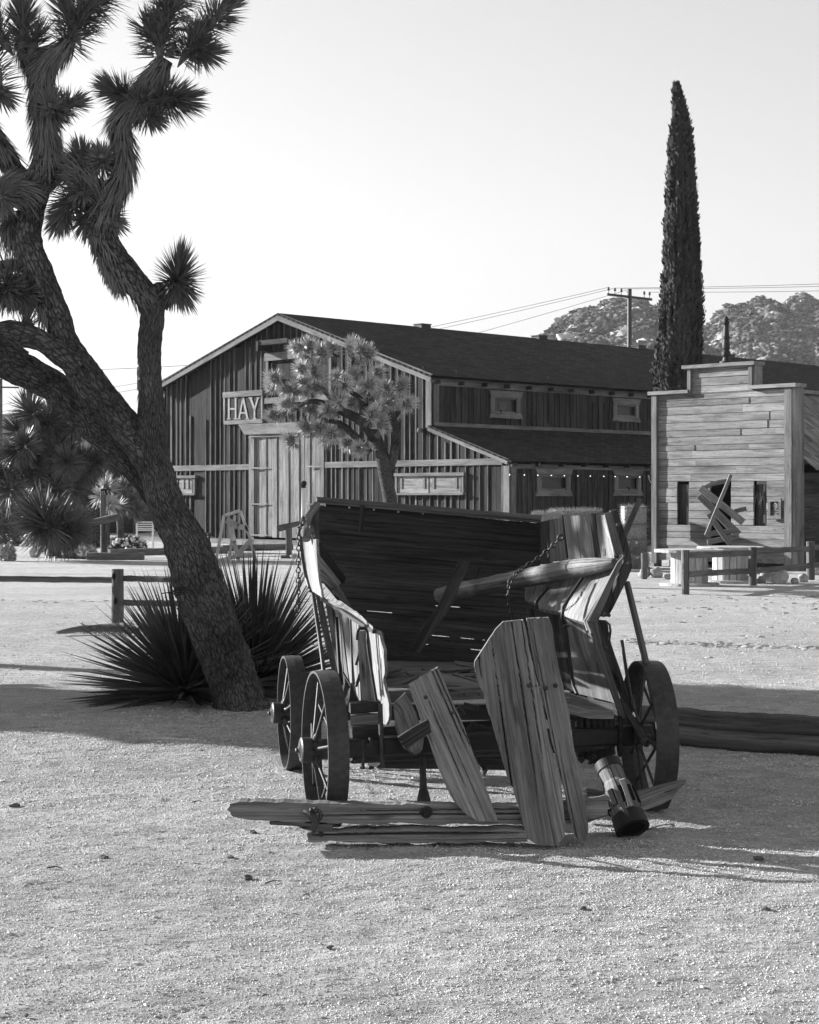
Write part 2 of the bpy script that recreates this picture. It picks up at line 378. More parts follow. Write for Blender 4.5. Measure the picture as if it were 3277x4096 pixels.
# sandy ground
def groundmat():
    m, t, b = newmat('sandy_gravel', .95, .1)
    big = objn(t, .35, 4, .55, (1, 2.2, 1)); mid = objn(t, 5, 5, .65, (1, 1.6, 1)); fine = objn(t, 42, 6, .8); grit = objn(t, 120, 4, .8)
    col = ramp(t, big, [(.32, .54), (.5, .64), (.68, .72)])
    col = mul(t, col, ramp(t, mid, [(.3, .66), (.6, 1.08)])); col = mul(t, col, ramp(t, fine, [(.36, .45), (.5, 1.0), (.66, 1.25)]), .8)
    col = mul(t, col, ramp(t, grit, [(.36, .30), (.47, 1.0), (.7, 1.35)]), .8)
    t.links.new(col, b.inputs['Base Color'])
    n1 = bump(t, b, mid, .05, .6); n2 = bump(t, b, fine, .05, 1.0, n1); bump(t, b, grit, .022, 1.0, n2); return m
M['ground'] = groundmat()
def hillmat():
    m, t, b = newmat('rocky_hillside', .95, .1); n = objn(t, .035, 6, .7); n2 = objn(t, .22, 5, .7)
    t.links.new(mul(t, ramp(t, n, [(.4, .14), (.62, .32)]), ramp(t, n2, [(.35, .55), (.6, 1.2)])), b.inputs['Base Color']); bump(t, b, n2, 3.0); return m
M['hill'] = hillmat()
# ================================================================ the ground, the hills
def gz(x, y):
    """height of the ground: gentle undulation, a mound round the tree"""
    d = math.hypot(x + 1.3, (y - 13.4) * 1.0)
    z = .04 * math.exp(-(d / 1.1) ** 2)
    if y < 22:
        k = min(1, max(0, (22 - y) / 6)) * min(1, max(0, (9 - abs(x)) / 3))
        p = V((x, y * 1.5, 0))
        z += k * (.012 * noise.noise(p * 1.3) + .007 * noise.noise(p * 5) + .005 * noise.noise(p * 13) + .003 * noise.noise(p * 31))
    return z
def ground():
    mb = MB()
    def axis(fine0, fine1, st, lim, gr=1.25):
        a = [fine0]; 
        while a[-1] < fine1: a.append(a[-1] + st)
        s_ = st
        while a[-1] < lim[1]: s_ *= gr; a.append(a[-1] + s_)
        s_ = st; b = [fine0]
        while b[-1] > lim[0]: s_ *= gr; b.append(b[-1] - s_)
        return b[:0:-1] + a
    xs = axis(-2.8, 2.8, .03, (-3000, 3000)); ys = axis(4.6, 12.5, .03, (-60, 5000))
    n = len(xs); mb.v = [(x, y, gz(x, y)) for y in ys for x in xs]
    for j in range(len(ys) - 1):
        for i in range(n - 1):
            mb.f.append((j * n + i, j * n + i + 1, (j + 1) * n + i + 1, (j + 1) * n + i))
            mb.uv.extend([(0, 0)] * 4); mb.sm.append(True); mb.mi.append(0)
    tag(obj('ground', mb, M['ground']), kind='structure')
ground()

# gravel and small stones lying on the sand, individually meshed, one uncountable mass
def gravel():
    mb = MB(); r_ = random.Random(3)
    for i in range(7000):
        Y = 5.0 + 15 * r_.random() ** 1.4; X = r_.uniform(-.25, .25) * Y; r = .0014 + .0055 * r_.random() ** 6
        mb.ico(V((X, Y, gz(X, Y) + r * .2)), r * (1 + Y * .04), 1, .35, (1.3, 1, .7), 1.5, False, 0, r_.uniform(0, 3))
    tag(obj('gravel', mb, M['pebble']), 'scattered small stones on the bright sandy ground', 'gravel', kind='stuff'); mb = MB()
    for i in range(900):                       # clods kicked up along the tyre lines and further back
        k = r_.random()
        if k < .45: px = r_.uniform(2500, 3400); py = 2566 + (px - 2500) * .035 + r_.gauss(0, 5)
        elif k < .6: px = r_.uniform(-50, 1250); py = 2405 + r_.gauss(0, 4)
        elif k < .8: px = r_.uniform(2500, 3300); py = r_.uniform(2380, 2440)
        else: px = r_.uniform(-50, 3300); py = r_.uniform(2420, 2700)
        c = G(px, py); mb.ico(V((c.x, c.y, 0)), .008 + .028 * r_.random() ** 3, 1, .35, (1.5, 1.2, .6), 1.5, False)
    for i in range(220):                       # chips of wood, dry leaf bits and twigs
        Y = 5.0 + 9 * r_.random() ** 1.2; X = r_.uniform(-.24, .24) * Y; a = r_.uniform(0, 3.14); L_ = .012 + .035 * r_.random() ** 3; p = V((X, Y, gz(X, Y) + .004))
        mb.beam(p, p + V((math.cos(a) * L_, math.sin(a) * L_, r_.uniform(0, .006))), .003 + .004 * r_.random(), .003)
    for i in range(260):                       # crumbs of bark and soil round the foot of the tree
        px = r_.uniform(560, 1150); py = r_.gauss(2885, 40); c = G(px, max(py, 2790)); mb.ico(V((c.x, c.y, gz(c.x, c.y))), .006 + .016 * r_.random() ** 3, 1, .35, (1.6, 1.2, .6), 1.5, False)
    tag(obj('clods', mb, M['clod']), 'crumbs of soil and bark scattered over the yard', 'clods', kind='stuff')
gravel()
def grains():
    """coarse sand: tens of thousands of tiny grains that catch the low sun"""
    import numpy as np
    rg = np.random.default_rng(5); parts = []
    for (n, ya, yb, ra, rb_) in ((95000, 4.9, 9.0, .0016, .0052), (60000, 9.0, 15.0, .003, .0075), (26000, 15.0, 26.0, .005, .012)):
        Y = np.sqrt(rg.uniform(ya ** 2, yb ** 2, n)); X = rg.uniform(-.245, .245, n) * Y; r = ra + (rb_ - ra) * rg.random(n) ** 2.5
        parts.append(np.stack([X, Y, r], 1))
    q = np.concatenate(parts); z = np.array([gz(a, b) for a, b in q[:, :2]]); n = len(q)
    base = np.array([[1, 0, 0], [0, 1, 0], [-1, 0, 0], [0, -1, 0], [0, 0, 1], [0, 0, -.6]]); tri = np.array([[0, 1, 4], [1, 2, 4], [2, 3, 4], [3, 0, 4], [1, 0, 5], [2, 1, 5], [3, 2, 5], [0, 3, 5]])
    v = base[None] * rg.uniform(.6, 1.3, (n, 6, 1)) * q[:, 2][:, None, None]; a = rg.uniform(0, 6.28, n); c, s_ = np.cos(a)[:, None], np.sin(a)[:, None]
    x = v[:, :, 0] * c - v[:, :, 1] * s_ + q[:, 0][:, None]; y = v[:, :, 0] * s_ + v[:, :, 1] * c + q[:, 1][:, None]; zz = v[:, :, 2] * .8 + z[:, None] + q[:, 2][:, None] * .25
    co = np.stack([x, y, zz], 2).reshape(-1, 3).astype('f4'); f = (tri[None] + (np.arange(n) * 6)[:, None, None]).reshape(-1).astype('i4'); nf = n * 8
    me = bpy.data.meshes.new('sand_grains'); me.vertices.add(n * 6); me.vertices.foreach_set('co', co.ravel()); me.loops.add(nf * 3); me.loops.foreach_set('vertex_index', f)
    me.polygons.add(nf); me.polygons.foreach_set('loop_start', np.arange(nf, dtype='i4') * 3); me.update(calc_edges=True); me.materials.append(M['pebble'])
    o = bpy.data.objects.new('sand_grains', me); sc.collection.objects.link(o); tag(o, 'coarse pale sand grains covering the open ground', 'sand', kind='stuff')
grains()
# single stones, twigs and dry leaves one can point at
def ground_litter():
    spots = [(60, 3226, 24, 'stone', 'dark stone lying alone at the left edge of the sand'), (412, 3433, 26, 'stone', 'flat dark stone on the open sand below left of the timber beam'), (920, 3433, 25, 'stone', 'small dark flat stone below the left end of the timber beam'),
             (1012, 3332, 22, 'stone', 'lumpy dark stone beside the splintered beam end'), (988, 3515, 28, 'stone', 'long dark stone midway on the foreground sand'), (622, 3672, 18, 'stone', 'upright pale stone on the foreground sand'),
             (808, 3004, 11, 'stone', 'small round dark stone in the streak of light behind'), (1320, 3792, 18, 'stone', 'tilted grey stone in the near foreground sand'), (3035, 3440, 30, 'stone', 'dark flat stone in the shade right of the wheel hub'),
             (2330, 3640, 24, 'stone', 'dark stone on bright sand below the leaning planks'), (3060, 3640, 26, 'stone', 'jagged dark stone near the right edge of the sand'), (105, 4065, 16, 'stone', 'small stone at the bottom left corner of the ground')]
    for (px, py, r, k, lab) in spots:
        c = G(px, py); s_ = .72 * r / F * c.y; mb = MB(); mb.ico(V((c.x, c.y, s_ * .25)), s_, 2, .3, (1.2, .9, .5), 1.3, False, 0, rnd.uniform(0, 3))
        tag(obj('stone', mb, M['stone'] if 'pale' in lab else M['bush'], base=V((c.x, c.y, 0))), lab, 'stone', 'loose stones on the sand')
    for (x0, y0, x1, y1, lab) in [(190, 3477, 250, 3479, 'thin straight twig on the sand at far left'), (1060, 3360 + 180, 1130, 3530, 'short twig left of the foreground centre'), (1215, 3587, 1240, 3590, 'tiny twig on the bright foreground sand'),
                                  (770, 2950 + 264, 815, 3212, 'short dark twig left of the beam end'), (2590, 3325, 2700, 3300, 'thin curved twig beside the fallen wheel hub'), (1465, 3405, 1510, 3380, 'stick in the shade just below the timber beam')]:
        a, b = G(x0, y0), G(x1, y1); mb = MB(); mb.tube([a + V((0, 0, .006)), a.lerp(b, .5) + V((.004, 0, .014)), b + V((0, 0, .005))], [.004, .003, .0015], 6, step=.02, rag=.2)
        tag(obj('twig', mb, M['post'], base=a), lab, 'twig', 'twigs on the sand')
ground_litter()

def hills():
    def prof(px, pts):
        for (a, b), (c, d) in zip(pts, pts[1:]):
            if a <= px <= c: return b + (d - b) * (px - a) / (c - a)
        return pts[-1][1] if px > pts[-1][0] else pts[0][1]
    A = [(1500, 1990), (1800, 1700), (2060, 1460), (2160, 1335), (2250, 1268), (2350, 1222), (2430, 1198), (2530, 1195), (2620, 1215), (2680, 1262), (2760, 1330), (2900, 1420), (3100, 1500), (3400, 1560), (3900, 1800), (4300, 1990)]
    B = [(2300, 1990), (2500, 1600), (2680, 1330), (2780, 1296), (2830, 1280), (2880, 1235), (2920, 1212), (2990, 1196), (3045, 1178), (3080, 1188), (3115, 1210), (3145, 1205), (3160, 1184), (3200, 1190), (3277, 1186), (3400, 1200), (3700, 1260), (4300, 1600), (5000, 1990)]
    boul = MB(); scr = MB(); r_ = random.Random(11)
    for idx, (pts, Yt, name) in enumerate(((A, 620, 'rocky_hill'), (B, 760, 'rocky_hill'))):
        mb = MB(); x0, x1 = pts[0][0], pts[-1][0]; nx, ny = 150, 44
        def surf(fx, fy):
            px = x0 + (x1 - x0) * fx; X = (px - CX) / F * Yt; H = max(0, (HY - prof(px, pts)) / F * Yt)
            Y = Yt - 250 * fy if fy >= 0 else Yt - 300 * fy
            k = (1 - abs(fy)) ** 1.15 if fy >= 0 else 1 + fy
            q = V((X, Y, 0)) * .02
            z = H * k + (1 if fy > 0 else .4) * H * .10 * noise.fractal(q * 1.6, 1, 2, 5) * min(1, abs(fy) * 6) + (2.2 * noise.noise(q * 6) + 3.0 * abs(noise.noise(q * 3.1 + V((7, 1, 0))))) * min(1, H / 10)
            return V((X * (Y / Yt) ** .35, Y, z))
        rows = [-.6, -.25] + [j / (ny - 1) for j in range(ny)]
        for fy in rows:
            for i in range(nx): mb.v.append(tuple(surf(i / (nx - 1), fy)))
        for j in range(len(rows) - 1):
            for i in range(nx - 1):
                mb.f.append((j * nx + i + 1, j * nx + i, (j + 1) * nx + i, (j + 1) * nx + i + 1)); mb.uv.extend([(0, 0)] * 4); mb.sm.append(True); mb.mi.append(0)
        tag(obj(name, mb, M['hill']), kind='structure')
        for k in range(6500):
            fx = r_.uniform(.12, .8); fy = r_.random() ** 1.3 * .62
            p = surf(fx, fy)
            rocky = noise.noise(V((p.x, p.z * 1.5, 0)) * .03) + (.3 - fy) * .9
            if r_.random() < .12 + .33 * max(0, rocky): boul.ico(p, r_.uniform(.45, 1.15) * (2.2 if r_.random() < .08 else 1), 2 if fy < .2 else 1, .3, (1.2, 1, .85), 1.4, False)
        for k in range(18000):
            fx = r_.uniform(.12, .8); fy = r_.random() ** 1.1 * .68
            p = surf(fx, fy); s_ = r_.uniform(.4, 1.15)
            scr.ico(p + V((0, 0, s_ * .4)), s_, 1, .6, (1.2, 1.2, .8), 1.9, False)
    tag(obj('hill_boulders', boul, M['boulder']), 'pale granite boulders strewn over the distant hillside', 'boulders', kind='stuff')
    tag(obj('hill_scrub', scr, M['scrub']), 'dark scrub covering the rocky hills', 'scrub', kind='stuff')
hills()

# ================================================================ the barn
gd = V((-.7040, .7102, 0)); sdv = V((.7102, .7040, 0))      # along the gable to the left, along the long side to the right
BC = V((.74, 55.7, 0))
def on_gable(px, py, off=0.0):
    k = (px - CX) / F; o = BC + V((-sdv.x, -sdv.y, 0)) * off
    s = (o.x - k * o.y) / (.7040 + k * .7102); Y = o.y + .7102 * s
    return s, HC - (py - HY) / F * Y
def on_side(px, py, org):
    k = (px - CX) / F; t = (k * org.y - org.x) / (.7102 - k * .7040); Y = org.y + .7040 * t
    return t, HC - (py - HY) / F * Y
gn = -sdv           # outward normal of the gable (towards the camera and left)
sn = -gd            # outward normal of the long side
def gp(s, z, o=0.0): return BC + gd * s + gn * o + V((0, 0, z))
LS = -on_gable(2040, 1900)[0]                      # lean-to width
org2 = BC - gd * LS                                # lean-to corner
def up_(t, z, o=0.0): return BC + sdv * t + sn * o + V((0, 0, z))
def lp_(t, z, o=0.0): return org2 + sdv * t + sn * o + V((0, 0, z))
EZ = on_gable(1731, 1503)[1]; RS, RZ = on_gable(1150, 1268); GW = RS * 2
LZ0 = on_gable(1731, 1722)[1]; LZ1 = on_gable(2038, 1850)[1]; BL = 33.0
EZL = on_gable(655, 1556)[1]; SW = on_gable(655, 1700)[0]
BARN = thing('hay_barn', 'long dark board and batten barn with a shingled gable roof and pale double doors', 'barn', gp(6, 0))
def rooftop(s):
    if s < 0: return LZ1 + (LZ0 - LZ1) * (s + LS) / LS
    return EZ + (RZ - EZ) * s / RS if s < RS else RZ + (EZL - RZ) * (s - RS) / (SW - RS)
def boardwall(f, s0, s1, top, bot, holes, mats, name, parent, depth=.05, bw_=.30, flip=False):
    """board and batten wall with openings (s0,s1,z0,z1) left out; boards and battens as real pieces"""
    mb = MB(); mt_ = MB(); s = s0; r_ = random.Random(int(abs(s1) * 100)); nn = f(0, 0, 1) - f(0, 0, 0)
    sv = f(1, 0) - f(0, 0)
    while s < s1 - .01:
        e = min(s1, s + bw_ * r_.uniform(.8, 1.15))
        for (a, b, c, d) in holes:
            for q in (a, b):
                if s + .03 < q < e: e = q
        mid = (s + e) / 2; spans = [(bot, min(top(s), top(e)))]
        for (a, b, c, d) in holes:
            if a < mid < b:
                ns = []
                for (z0, z1) in spans:
                    if c > z0: ns.append((z0, min(c, z1)))
                    if d < z1: ns.append((max(d, z0), z1))
                spans = [q for q in ns if q[1] > q[0] + .01]
        for (z0, z1) in spans:
            o = r_.uniform(0, .012); mb.box(f(s + .004, z0, -depth), sv * (e - s - .008), nn * (depth + o), V((0, 0, z1 - z0)), 2)
        for (z0, z1) in spans:
            if r_.random() < .92:
                zz = z1 if top(e) >= z1 else z1 - .02
                if r_.random() < .2: zz = z0 + (zz - z0) * r_.uniform(.55, 1)
                wB = r_.choice((.026, .03, .036, .042, .055)); mb.box(f(e - wB / 2, z0 + (.0 if r_.random() < .8 else r_.uniform(0, .3)), .0), sv * wB, nn * r_.choice((.03, .04, .05, .06)), V((0, 0, zz - z0)), 2, 1)
        s = e
    return obj(name, mb, [mats, M['batten'] if name == 'gable_wall' else M['barn_side']], parent)
# gable openings
dl, dzt = on_gable(1003, 1738); dr, _ = on_gable(1302, 1738); hl, hzt = on_gable(1072, 1420); hr, _ = on_gable(1330, 1420); hzb = on_gable(1100, 1597)[1]
fg = lambda s, z, o=0.0: gp(s, z, o)
boardwall(fg, -LS, SW, rooftop, .12, [(dr, dl, 0, dzt), (hr, hl, hzb, hzt)], M['barn'], 'gable_wall', BARN)
# trims
mb = MB()
def gtrim(x0, y0, x1, y1, w_=.16, o=.03, th=.05, m=mb):
    a = on_gable(x0, y0); b = on_gable(x1, y1); m.beam(gp(a[0], a[1], o + .03), gp(b[0], b[1], o + .03), w_, th, up=gn) if False else m.beam(gp(a[0], a[1], o + th / 2), gp(b[0], b[1], o + th / 2), w_, th, up=gn)
def gb(x0, y0, x1, y1, o=.03, th=.05, m=None, g=0):
    a = on_gable(x0, y0); b = on_gable(x1, y1); s0, s1 = sorted((a[0], b[0])); z0, z1 = sorted((a[1], b[1]))
    m.box(gp(s0, z0, o), gd * (s1 - s0), V((0, 0, z1 - z0)), gn * th, g)
zb = on_gable(1150, 1864)[1]
mb.box(gp(dl + .02, zb - .11, .046), gd * (SW - dl - .1), V((0, 0, .20)), gn * .03, 0)
mb.box(gp(-LS + .25, zb - .09, .046), gd * (dr + LS - .3), V((0, 0, .20)), gn * .03, 0)
mb.box(gp(-.02, LZ0 + .1, .05), gd * .24, V((0, 0, EZ - LZ0 - .15)), gn * .05, 2)            # upper corner board
mb.box(gp(-LS - .06, .1, .05), gd * .24, V((0, 0, LZ1 - .2)), gn * .05, 2)                    # lean-to corner board
mb.box(gp(SW - .16, .1, .05), gd * .2, V((0, 0, EZL - .2)), gn * .04, 2)
mb.box(up_(.0, LZ0 + .12, .03), sdv * .22, V((0, 0, EZ - LZ0 - .2)), sn * .04, 2)
mb.box(lp_(.0, .1, .03), sdv * .22, V((0, 0, LZ1 - .25)), sn * .04, 2)
obj('corner_trim', mb, M['trim'], BARN)
mb = MB()                                                                                     # rake boards under the roof edge
mb.beam(gp(RS, RZ - .02, .42), gp(-.35, EZ - .10, .42), .05, .26, up=ZUP); mb.beam(gp(RS, RZ - .02, .42), gp(SW + .25, EZL - .06, .42), .05, .26, up=ZUP)
mb.beam(gp(-.02, LZ0 + .07, .22), gp(-LS - .12, LZ1 + .02, .22), .05, .18, up=ZUP)
obj('rake_board', mb, M['trim'], BARN)
mb = MB()
def slab(a, b, c, d, th):     # roof slab with UV in metres (v up the slope)
    n_ = (b - a).cross(d - a).normalized(); o = (rnd.uniform(0, 9), rnd.uniform(0, 9)); e = (b - a).normalized(); f_ = n_.cross(e)
    U = lambda p: ((p - a).dot(e), (p - a).dot(f_)); v8 = [a, b, c, d] + [q - n_ * th for q in (a, b, c, d)]
    fs = [(0, 1, 2, 3), (7, 6, 5, 4), (0, 4, 5, 1), (1, 5, 6, 2), (2, 6, 7, 3), (3, 7, 4, 0)]
    mb.add(v8, fs, [[U(v8[i]) for i in f] for f in fs])
rt = .06
slab(gp(-.38, EZ - .02, .45), gp(-.38, EZ - .02, .45) + sdv * (BL + .9), gp(RS, RZ + rt + .05, .45) + sdv * (BL + .9), gp(RS, RZ + rt + .05, .45), .08)
slab(gp(RS, RZ + rt + .05, .45), gp(RS, RZ + rt + .05, .45) + sdv * (BL + .9), gp(SW + .3, EZL + .02, .45) + sdv * (BL + .9), gp(SW + .3, EZL + .02, .45), .08)
slab(gp(-LS - .3, LZ1 + .04, .25), gp(-LS - .3, LZ1 + .04, .25) + sdv * (BL + .4), gp(-.03, LZ0 + .16, .25) + sdv * (BL + .4), gp(-.03, LZ0 + .16, .25), .06)
RF = obj('roof', mb, M['roof'], BARN)
for px in (1690, 2158, 2555, 2915):                                                           # ridge vents
    k = (px - CX) / F; o = gp(RS, 0); t = (k * o.y - o.x) / (.7102 - k * .7040); c = gp(RS, RZ + .12) + sdv * t; m = MB()
    m.box(c - sdv * .25 - gd * .2 - V((0, 0, .1)), sdv * .5, gd * .4, V((0, 0, .17))); m.box(c - sdv * .28 - gd * .23 + V((0, 0, .07)), sdv * .56, gd * .46, V((0, 0, .03)))
    obj('roof_vent', m, M['iron2'], RF)
# fascia, bands of the long side
def sidebar(x0, y0, x1, y1, fp, org, o, th, m): pass
mb = MB(); z1 = on_side(1747, 1517, BC)[1]; 
mb.box(up_(0, EZ - .30, .03), sdv * BL, V((0, 0, .24)), sn * .05, 0)
zb2 = on_side(1747, 1702, BC)[1]; mb.box(up_(0, zb2 - .1, .03), sdv * BL, V((0, 0, .2)), sn * .05, 0)
mb.box(lp_(0, LZ1 - .18, .03), sdv * BL, V((0, 0, .14)), sn * .04, 0)
obj('side_trim', mb, M['trim'], BARN)
mb = MB()
for t in [x * 1.1 for x in range(30)]:
    mb.box(up_(t, EZ - .26, .08), sdv * .06, V((0, 0, .12)), sn * .22); mb.box(lp_(t, LZ1 - .10, .07), sdv * .06, V((0, 0, .1)), sn * .2)
obj('rafter_tails', mb, M['barn_side'], BARN)
W = []
def swin(c0, c1, cap0, sil, fp, org, zt0=None):
    """window with wide tapered head and sill boards, returns hole"""
    (t0, z1_) = on_side(c0[0], c0[1], org); (t1, z0_) = on_side(c1[0], c1[1], org); tm = (t0 + t1) / 2; hw = (t1 - t0) / 2
    fr = MB(); e = .10
    for (a, b) in ((t0 - .19, t0), (t1, t1 + .19)): fr.box(fp(a, z0_, .03), sdv * (b - a), V((0, 0, z1_ - z0_)), sn * .05, 2)
    H = .22
    fr.prism([fp(t0 - .19, z1_, .03), fp(t1 + .19, z1_, .03), fp(t1 + e + .19, z1_ + H, .03), fp(t0 - e - .19, z1_ + H, .03)], sn * .07, sdv)
    fr.prism([fp(t0 - .19, z0_, .03), fp(t1 + .19, z0_, .03), fp(t1 + e + .19, z0_ - H * .8, .03), fp(t0 - e - .19, z0_ - H * .8, .03)], sn * .07, sdv)
    fr.box(fp(t0, z1_ - .06, .0), sdv * (t1 - t0), V((0, 0, .06)), sn * .04); fr.box(fp(t0, z0_, .0), sdv * (t1 - t0), V((0, 0, .06)), sn * .04)
    o = obj('window', fr, M['trim'], BARN)
    g_ = MB(); g_.box(fp(t0, z0_, -.06), sdv * (t1 - t0), V((0, 0, z1_ - z0_)), sn * .015); obj('pane', g_, M['glass'], o)
    if zt0: 
        c_ = MB(); c_.box(fp(t0 + .3, z0_ + .1, -.04), sdv * (t1 - t0 - .7), V((0, 0, z1_ - z0_ - .25)), sn * .01, 2); obj('sack', c_, M['sack'], o)
    return (t0, t1, z0_, z1_)
h1 = swin((1974, 1588), (2062, 1655), 0, 0, up_, BC, True); h2 = swin((2462, 1617), (2536, 1670), 0, 0, up_, BC)
h3 = swin((2160, 1902), (2260, 1962), 0, 0, lp_, org2); h4 = swin((2467, 1904), (2544, 1962), 0, 0, lp_, org2)
boardwall(up_, 0, BL, lambda t: EZ, zb2, [h1, h2], M['barn_side'], 'upper_side_wall', BARN)
boardwall(lp_, 0, BL, lambda t: LZ1 - .1, .1, [h3, h4], M['barn_side'], 'lean_to_wall', BARN)
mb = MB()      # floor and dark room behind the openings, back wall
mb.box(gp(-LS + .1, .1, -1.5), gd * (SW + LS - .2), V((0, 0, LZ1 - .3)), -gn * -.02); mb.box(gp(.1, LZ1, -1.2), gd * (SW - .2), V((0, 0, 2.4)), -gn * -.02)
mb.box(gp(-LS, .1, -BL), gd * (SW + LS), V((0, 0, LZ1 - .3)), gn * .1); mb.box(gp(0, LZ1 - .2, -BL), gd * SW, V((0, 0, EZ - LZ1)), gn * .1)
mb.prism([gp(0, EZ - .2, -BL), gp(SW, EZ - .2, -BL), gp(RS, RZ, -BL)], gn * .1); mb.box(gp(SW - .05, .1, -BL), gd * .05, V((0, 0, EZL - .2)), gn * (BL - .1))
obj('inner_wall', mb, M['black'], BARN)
# double doors
mb = MB()
for (a, b) in ((1003, 1024), (1287, 1303)): gb(a, 1740, b, 2168, .0, .09, mb, 1)
gb(1003, 1722, 1303, 1740, .0, .10, mb)
a0 = on_gable(968, 1694)[0]; a1 = on_gable(1345, 1694)[0]; zc = on_gable(1150, 1692)[1]; mb.prism([gp(a0, zc + .02, .06), gp(a1, zc, .06), gp(a1 + .35, zc - .36, .06), gp(a0 - .35, zc - .36, .06)], gn * .12, gd)
obj('door_frame', mb, M['trim'], BARN)
for (xa, xb, hx) in ((1026, 1152, 1), (1156, 1286, -1)):
    mb = MB(); sa = on_gable(xa, 1900)[0]; sb_ = on_gable(xb, 1900)[0]; zt = dzt - .02; nb = 6
    for i in range(nb):
        s0 = sb_ + (sa - sb_) * i / nb; wd = (sa - sb_) / nb
        mb.box(gp(s0 + .006, .2, -.04), gd * (wd - .012), V((0, 0, zt - .2)), gn * (.05 + rnd.uniform(0, .012)), 2)
        if i % 2: mb.box(gp(s0 + wd - .03, .2, .012), gd * .05, V((0, 0, zt - .2)), gn * .035, 2)
    D = obj('door', mb, M['door'], BARN); mb = MB()
    for py in ((1747, 1873, 2016, 2140) if hx == 1 else (1866, 2016, 2140)):
        xs_ = (1010, 1078) if hx == 1 else (1236, 1300); a = on_gable(xs_[0], py); b = on_gable(xs_[1], py)
        mb.beam(gp(a[0], a[1], .13), gp(b[0], a[1], .075), .06, .03, up=gn, taper=.6)
    obj('hinge', mb, M['pale'], D)
# hay loft hatch
mb = MB(); 
gb(1070, 1418, 1079, 1600, .03, .05, mb, 1); gb(1322, 1418, 1331, 1600, .03, .05, mb, 1); gb(1066, 1414, 1336, 1422, .03, .07, mb); gb(1066, 1593, 1338, 1600, .03, .08, mb)
HT = obj('hatch', mb, M['trim'], BARN); mb = MB(); s0, s1 = hr, hl; n_ = 9
for i in range(n_): mb.box(gp(s0 + (s1 - s0) * i / n_ + .008, hzb, -.09), gd * ((s1 - s0) / n_ - .016), V((0, 0, hzt - hzb)), gn * .05, 2)
obj('hatch_boards', mb, M['barn'], HT)
mb = MB(); a = on_gable(1052, 1335); b = on_gable(1165, 1350); mb.box(gp(RS - .5, RZ - .95, .03), gd * 1.5, V((0, 0, .17)), gn * .42, 0)
mb.box(gp(RS + 1.0, RZ - 1.15, .03), gd * .12, V((0, 0, .35)), gn * .46, 2)
obj('hoist_beam', mb, M['barn'], BARN)
# shuttered openings low on the gable
for (x0, x1, y0, y1, nn_) in ((660, 787, 1912, 1975, 2), (1590, 1862, 1902, 1974, 2)):
    mb = MB(); gb(x0, y0 - 9, x1 + 8, y0, .03, .14, mb); gb(x0, y1 - 2, x1 + 6, y1 + 6, .03, .16, mb); gb(x1 - 6, y0, x1 + 2, y1, .03, .09, mb, 1); gb(x0, y0, x0 + 8, y1, .03, .09, mb, 1)
    S_ = obj('window_box', mb, M['trim'], BARN)
    for i in range(nn_):
        mb = MB(); xa = x0 + 8 + (x1 - x0 - 14) * i / nn_; xb = x0 + 2 + (x1 - x0 - 14) * (i + 1) / nn_
        for q in range(3): gb(xa, y0 + (y1 - y0) * q / 3 + 1, xb, y0 + (y1 - y0) * (q + 1) / 3, .035, .045, mb)
        sh = obj('shutter', mb, M['door'], S_)
        mb = MB(); gb(xa + 12, y0 + 6, xa + 20, y1 - 20, .085, .02, mb, 1); gb(xb - 20, y0 + 6, xb - 12, y1 - 20, .085, .02, mb, 1)
        obj('shutter_strap', mb, M['iron'], S_)
mb = MB(); c = gp(on_gable(1690, 1722)[0], on_gable(1690, 1722)[1], .12); mb.ico(c, .09, 2, .1); mb.beam(c, c - gn * .1, .05, .05); obj('floodlight', mb, M['trim'], BARN)
mb = MB(); c = gp(on_gable(1742, 1522)[0], on_gable(1742, 1522)[1], .14); mb.ico(c, .08, 2, .1); mb.beam(c, c - gn * .12, .04, .04); obj('floodlight', mb, M['trim'], BARN)
# HAY sign
SG = thing('hay_sign', 'board sign reading HAY hung on the barn gable', 'sign', gp(on_gable(985, 1630)[0], on_gable(985, 1690)[1], .1))
mb = MB()
for q in range(4): gb(910, 1582 + q * 25.5, 1060, 1582 + (q + 1) * 25.5 - 1, .06 + .004 * (q % 2), .05, mb)
obj('board', mb, M['barn'], SG); mb = MB(); gb(905, 1570, 1064, 1582, .05, .12, mb); gb(907, 1684, 1062, 1692, .05, .09, mb); gb(905, 1582, 912, 1684, .05, .09, mb, 1); gb(1056, 1582, 1062, 1684, .05, .09, mb, 1)
obj('frame', mb, M['grey'], SG)
def strokes(m, lines, wpx, o):
    for (x0, y0, x1, y1, w_) in lines:
        a = on_gable(x0, y0); b = on_gable(x1, y1); Yk = 60 / F
        m.beam(gp(a[0], a[1], o), gp(b[0], b[1], o), w_ * Yk * (1.0 if abs(x1 - x0) > abs(y1 - y0) else 1.3), .014, up=gn, cham=.02)
mb = MB(); T_, B_ = 1592, 1676
strokes(mb, [(927, T_, 927, B_, 8), (954, T_, 954, B_, 8), (931, 1636, 950, 1636, 7), (920, T_, 934, T_, 4), (947, T_, 961, T_, 4), (920, B_, 934, B_, 4), (947, B_, 961, B_, 4)], 8, .125)
strokes(mb, [(984, T_, 968, B_, 7), (984, T_, 1002, B_, 9), (975, 1652, 995, 1652, 6), (962, B_, 975, B_, 4), (994, B_, 1008, B_, 4)], 8, .128)
strokes(mb, [(1014, T_, 1031, 1640, 9), (1044, T_, 1030, 1640, 7), (1030, 1638, 1030, B_, 8), (1007, T_, 1021, T_, 4), (1038, T_, 1050, T_, 4), (1023, B_, 1038, B_, 4)], 8, .131)
obj('lettering', mb, M['paint'], SG)
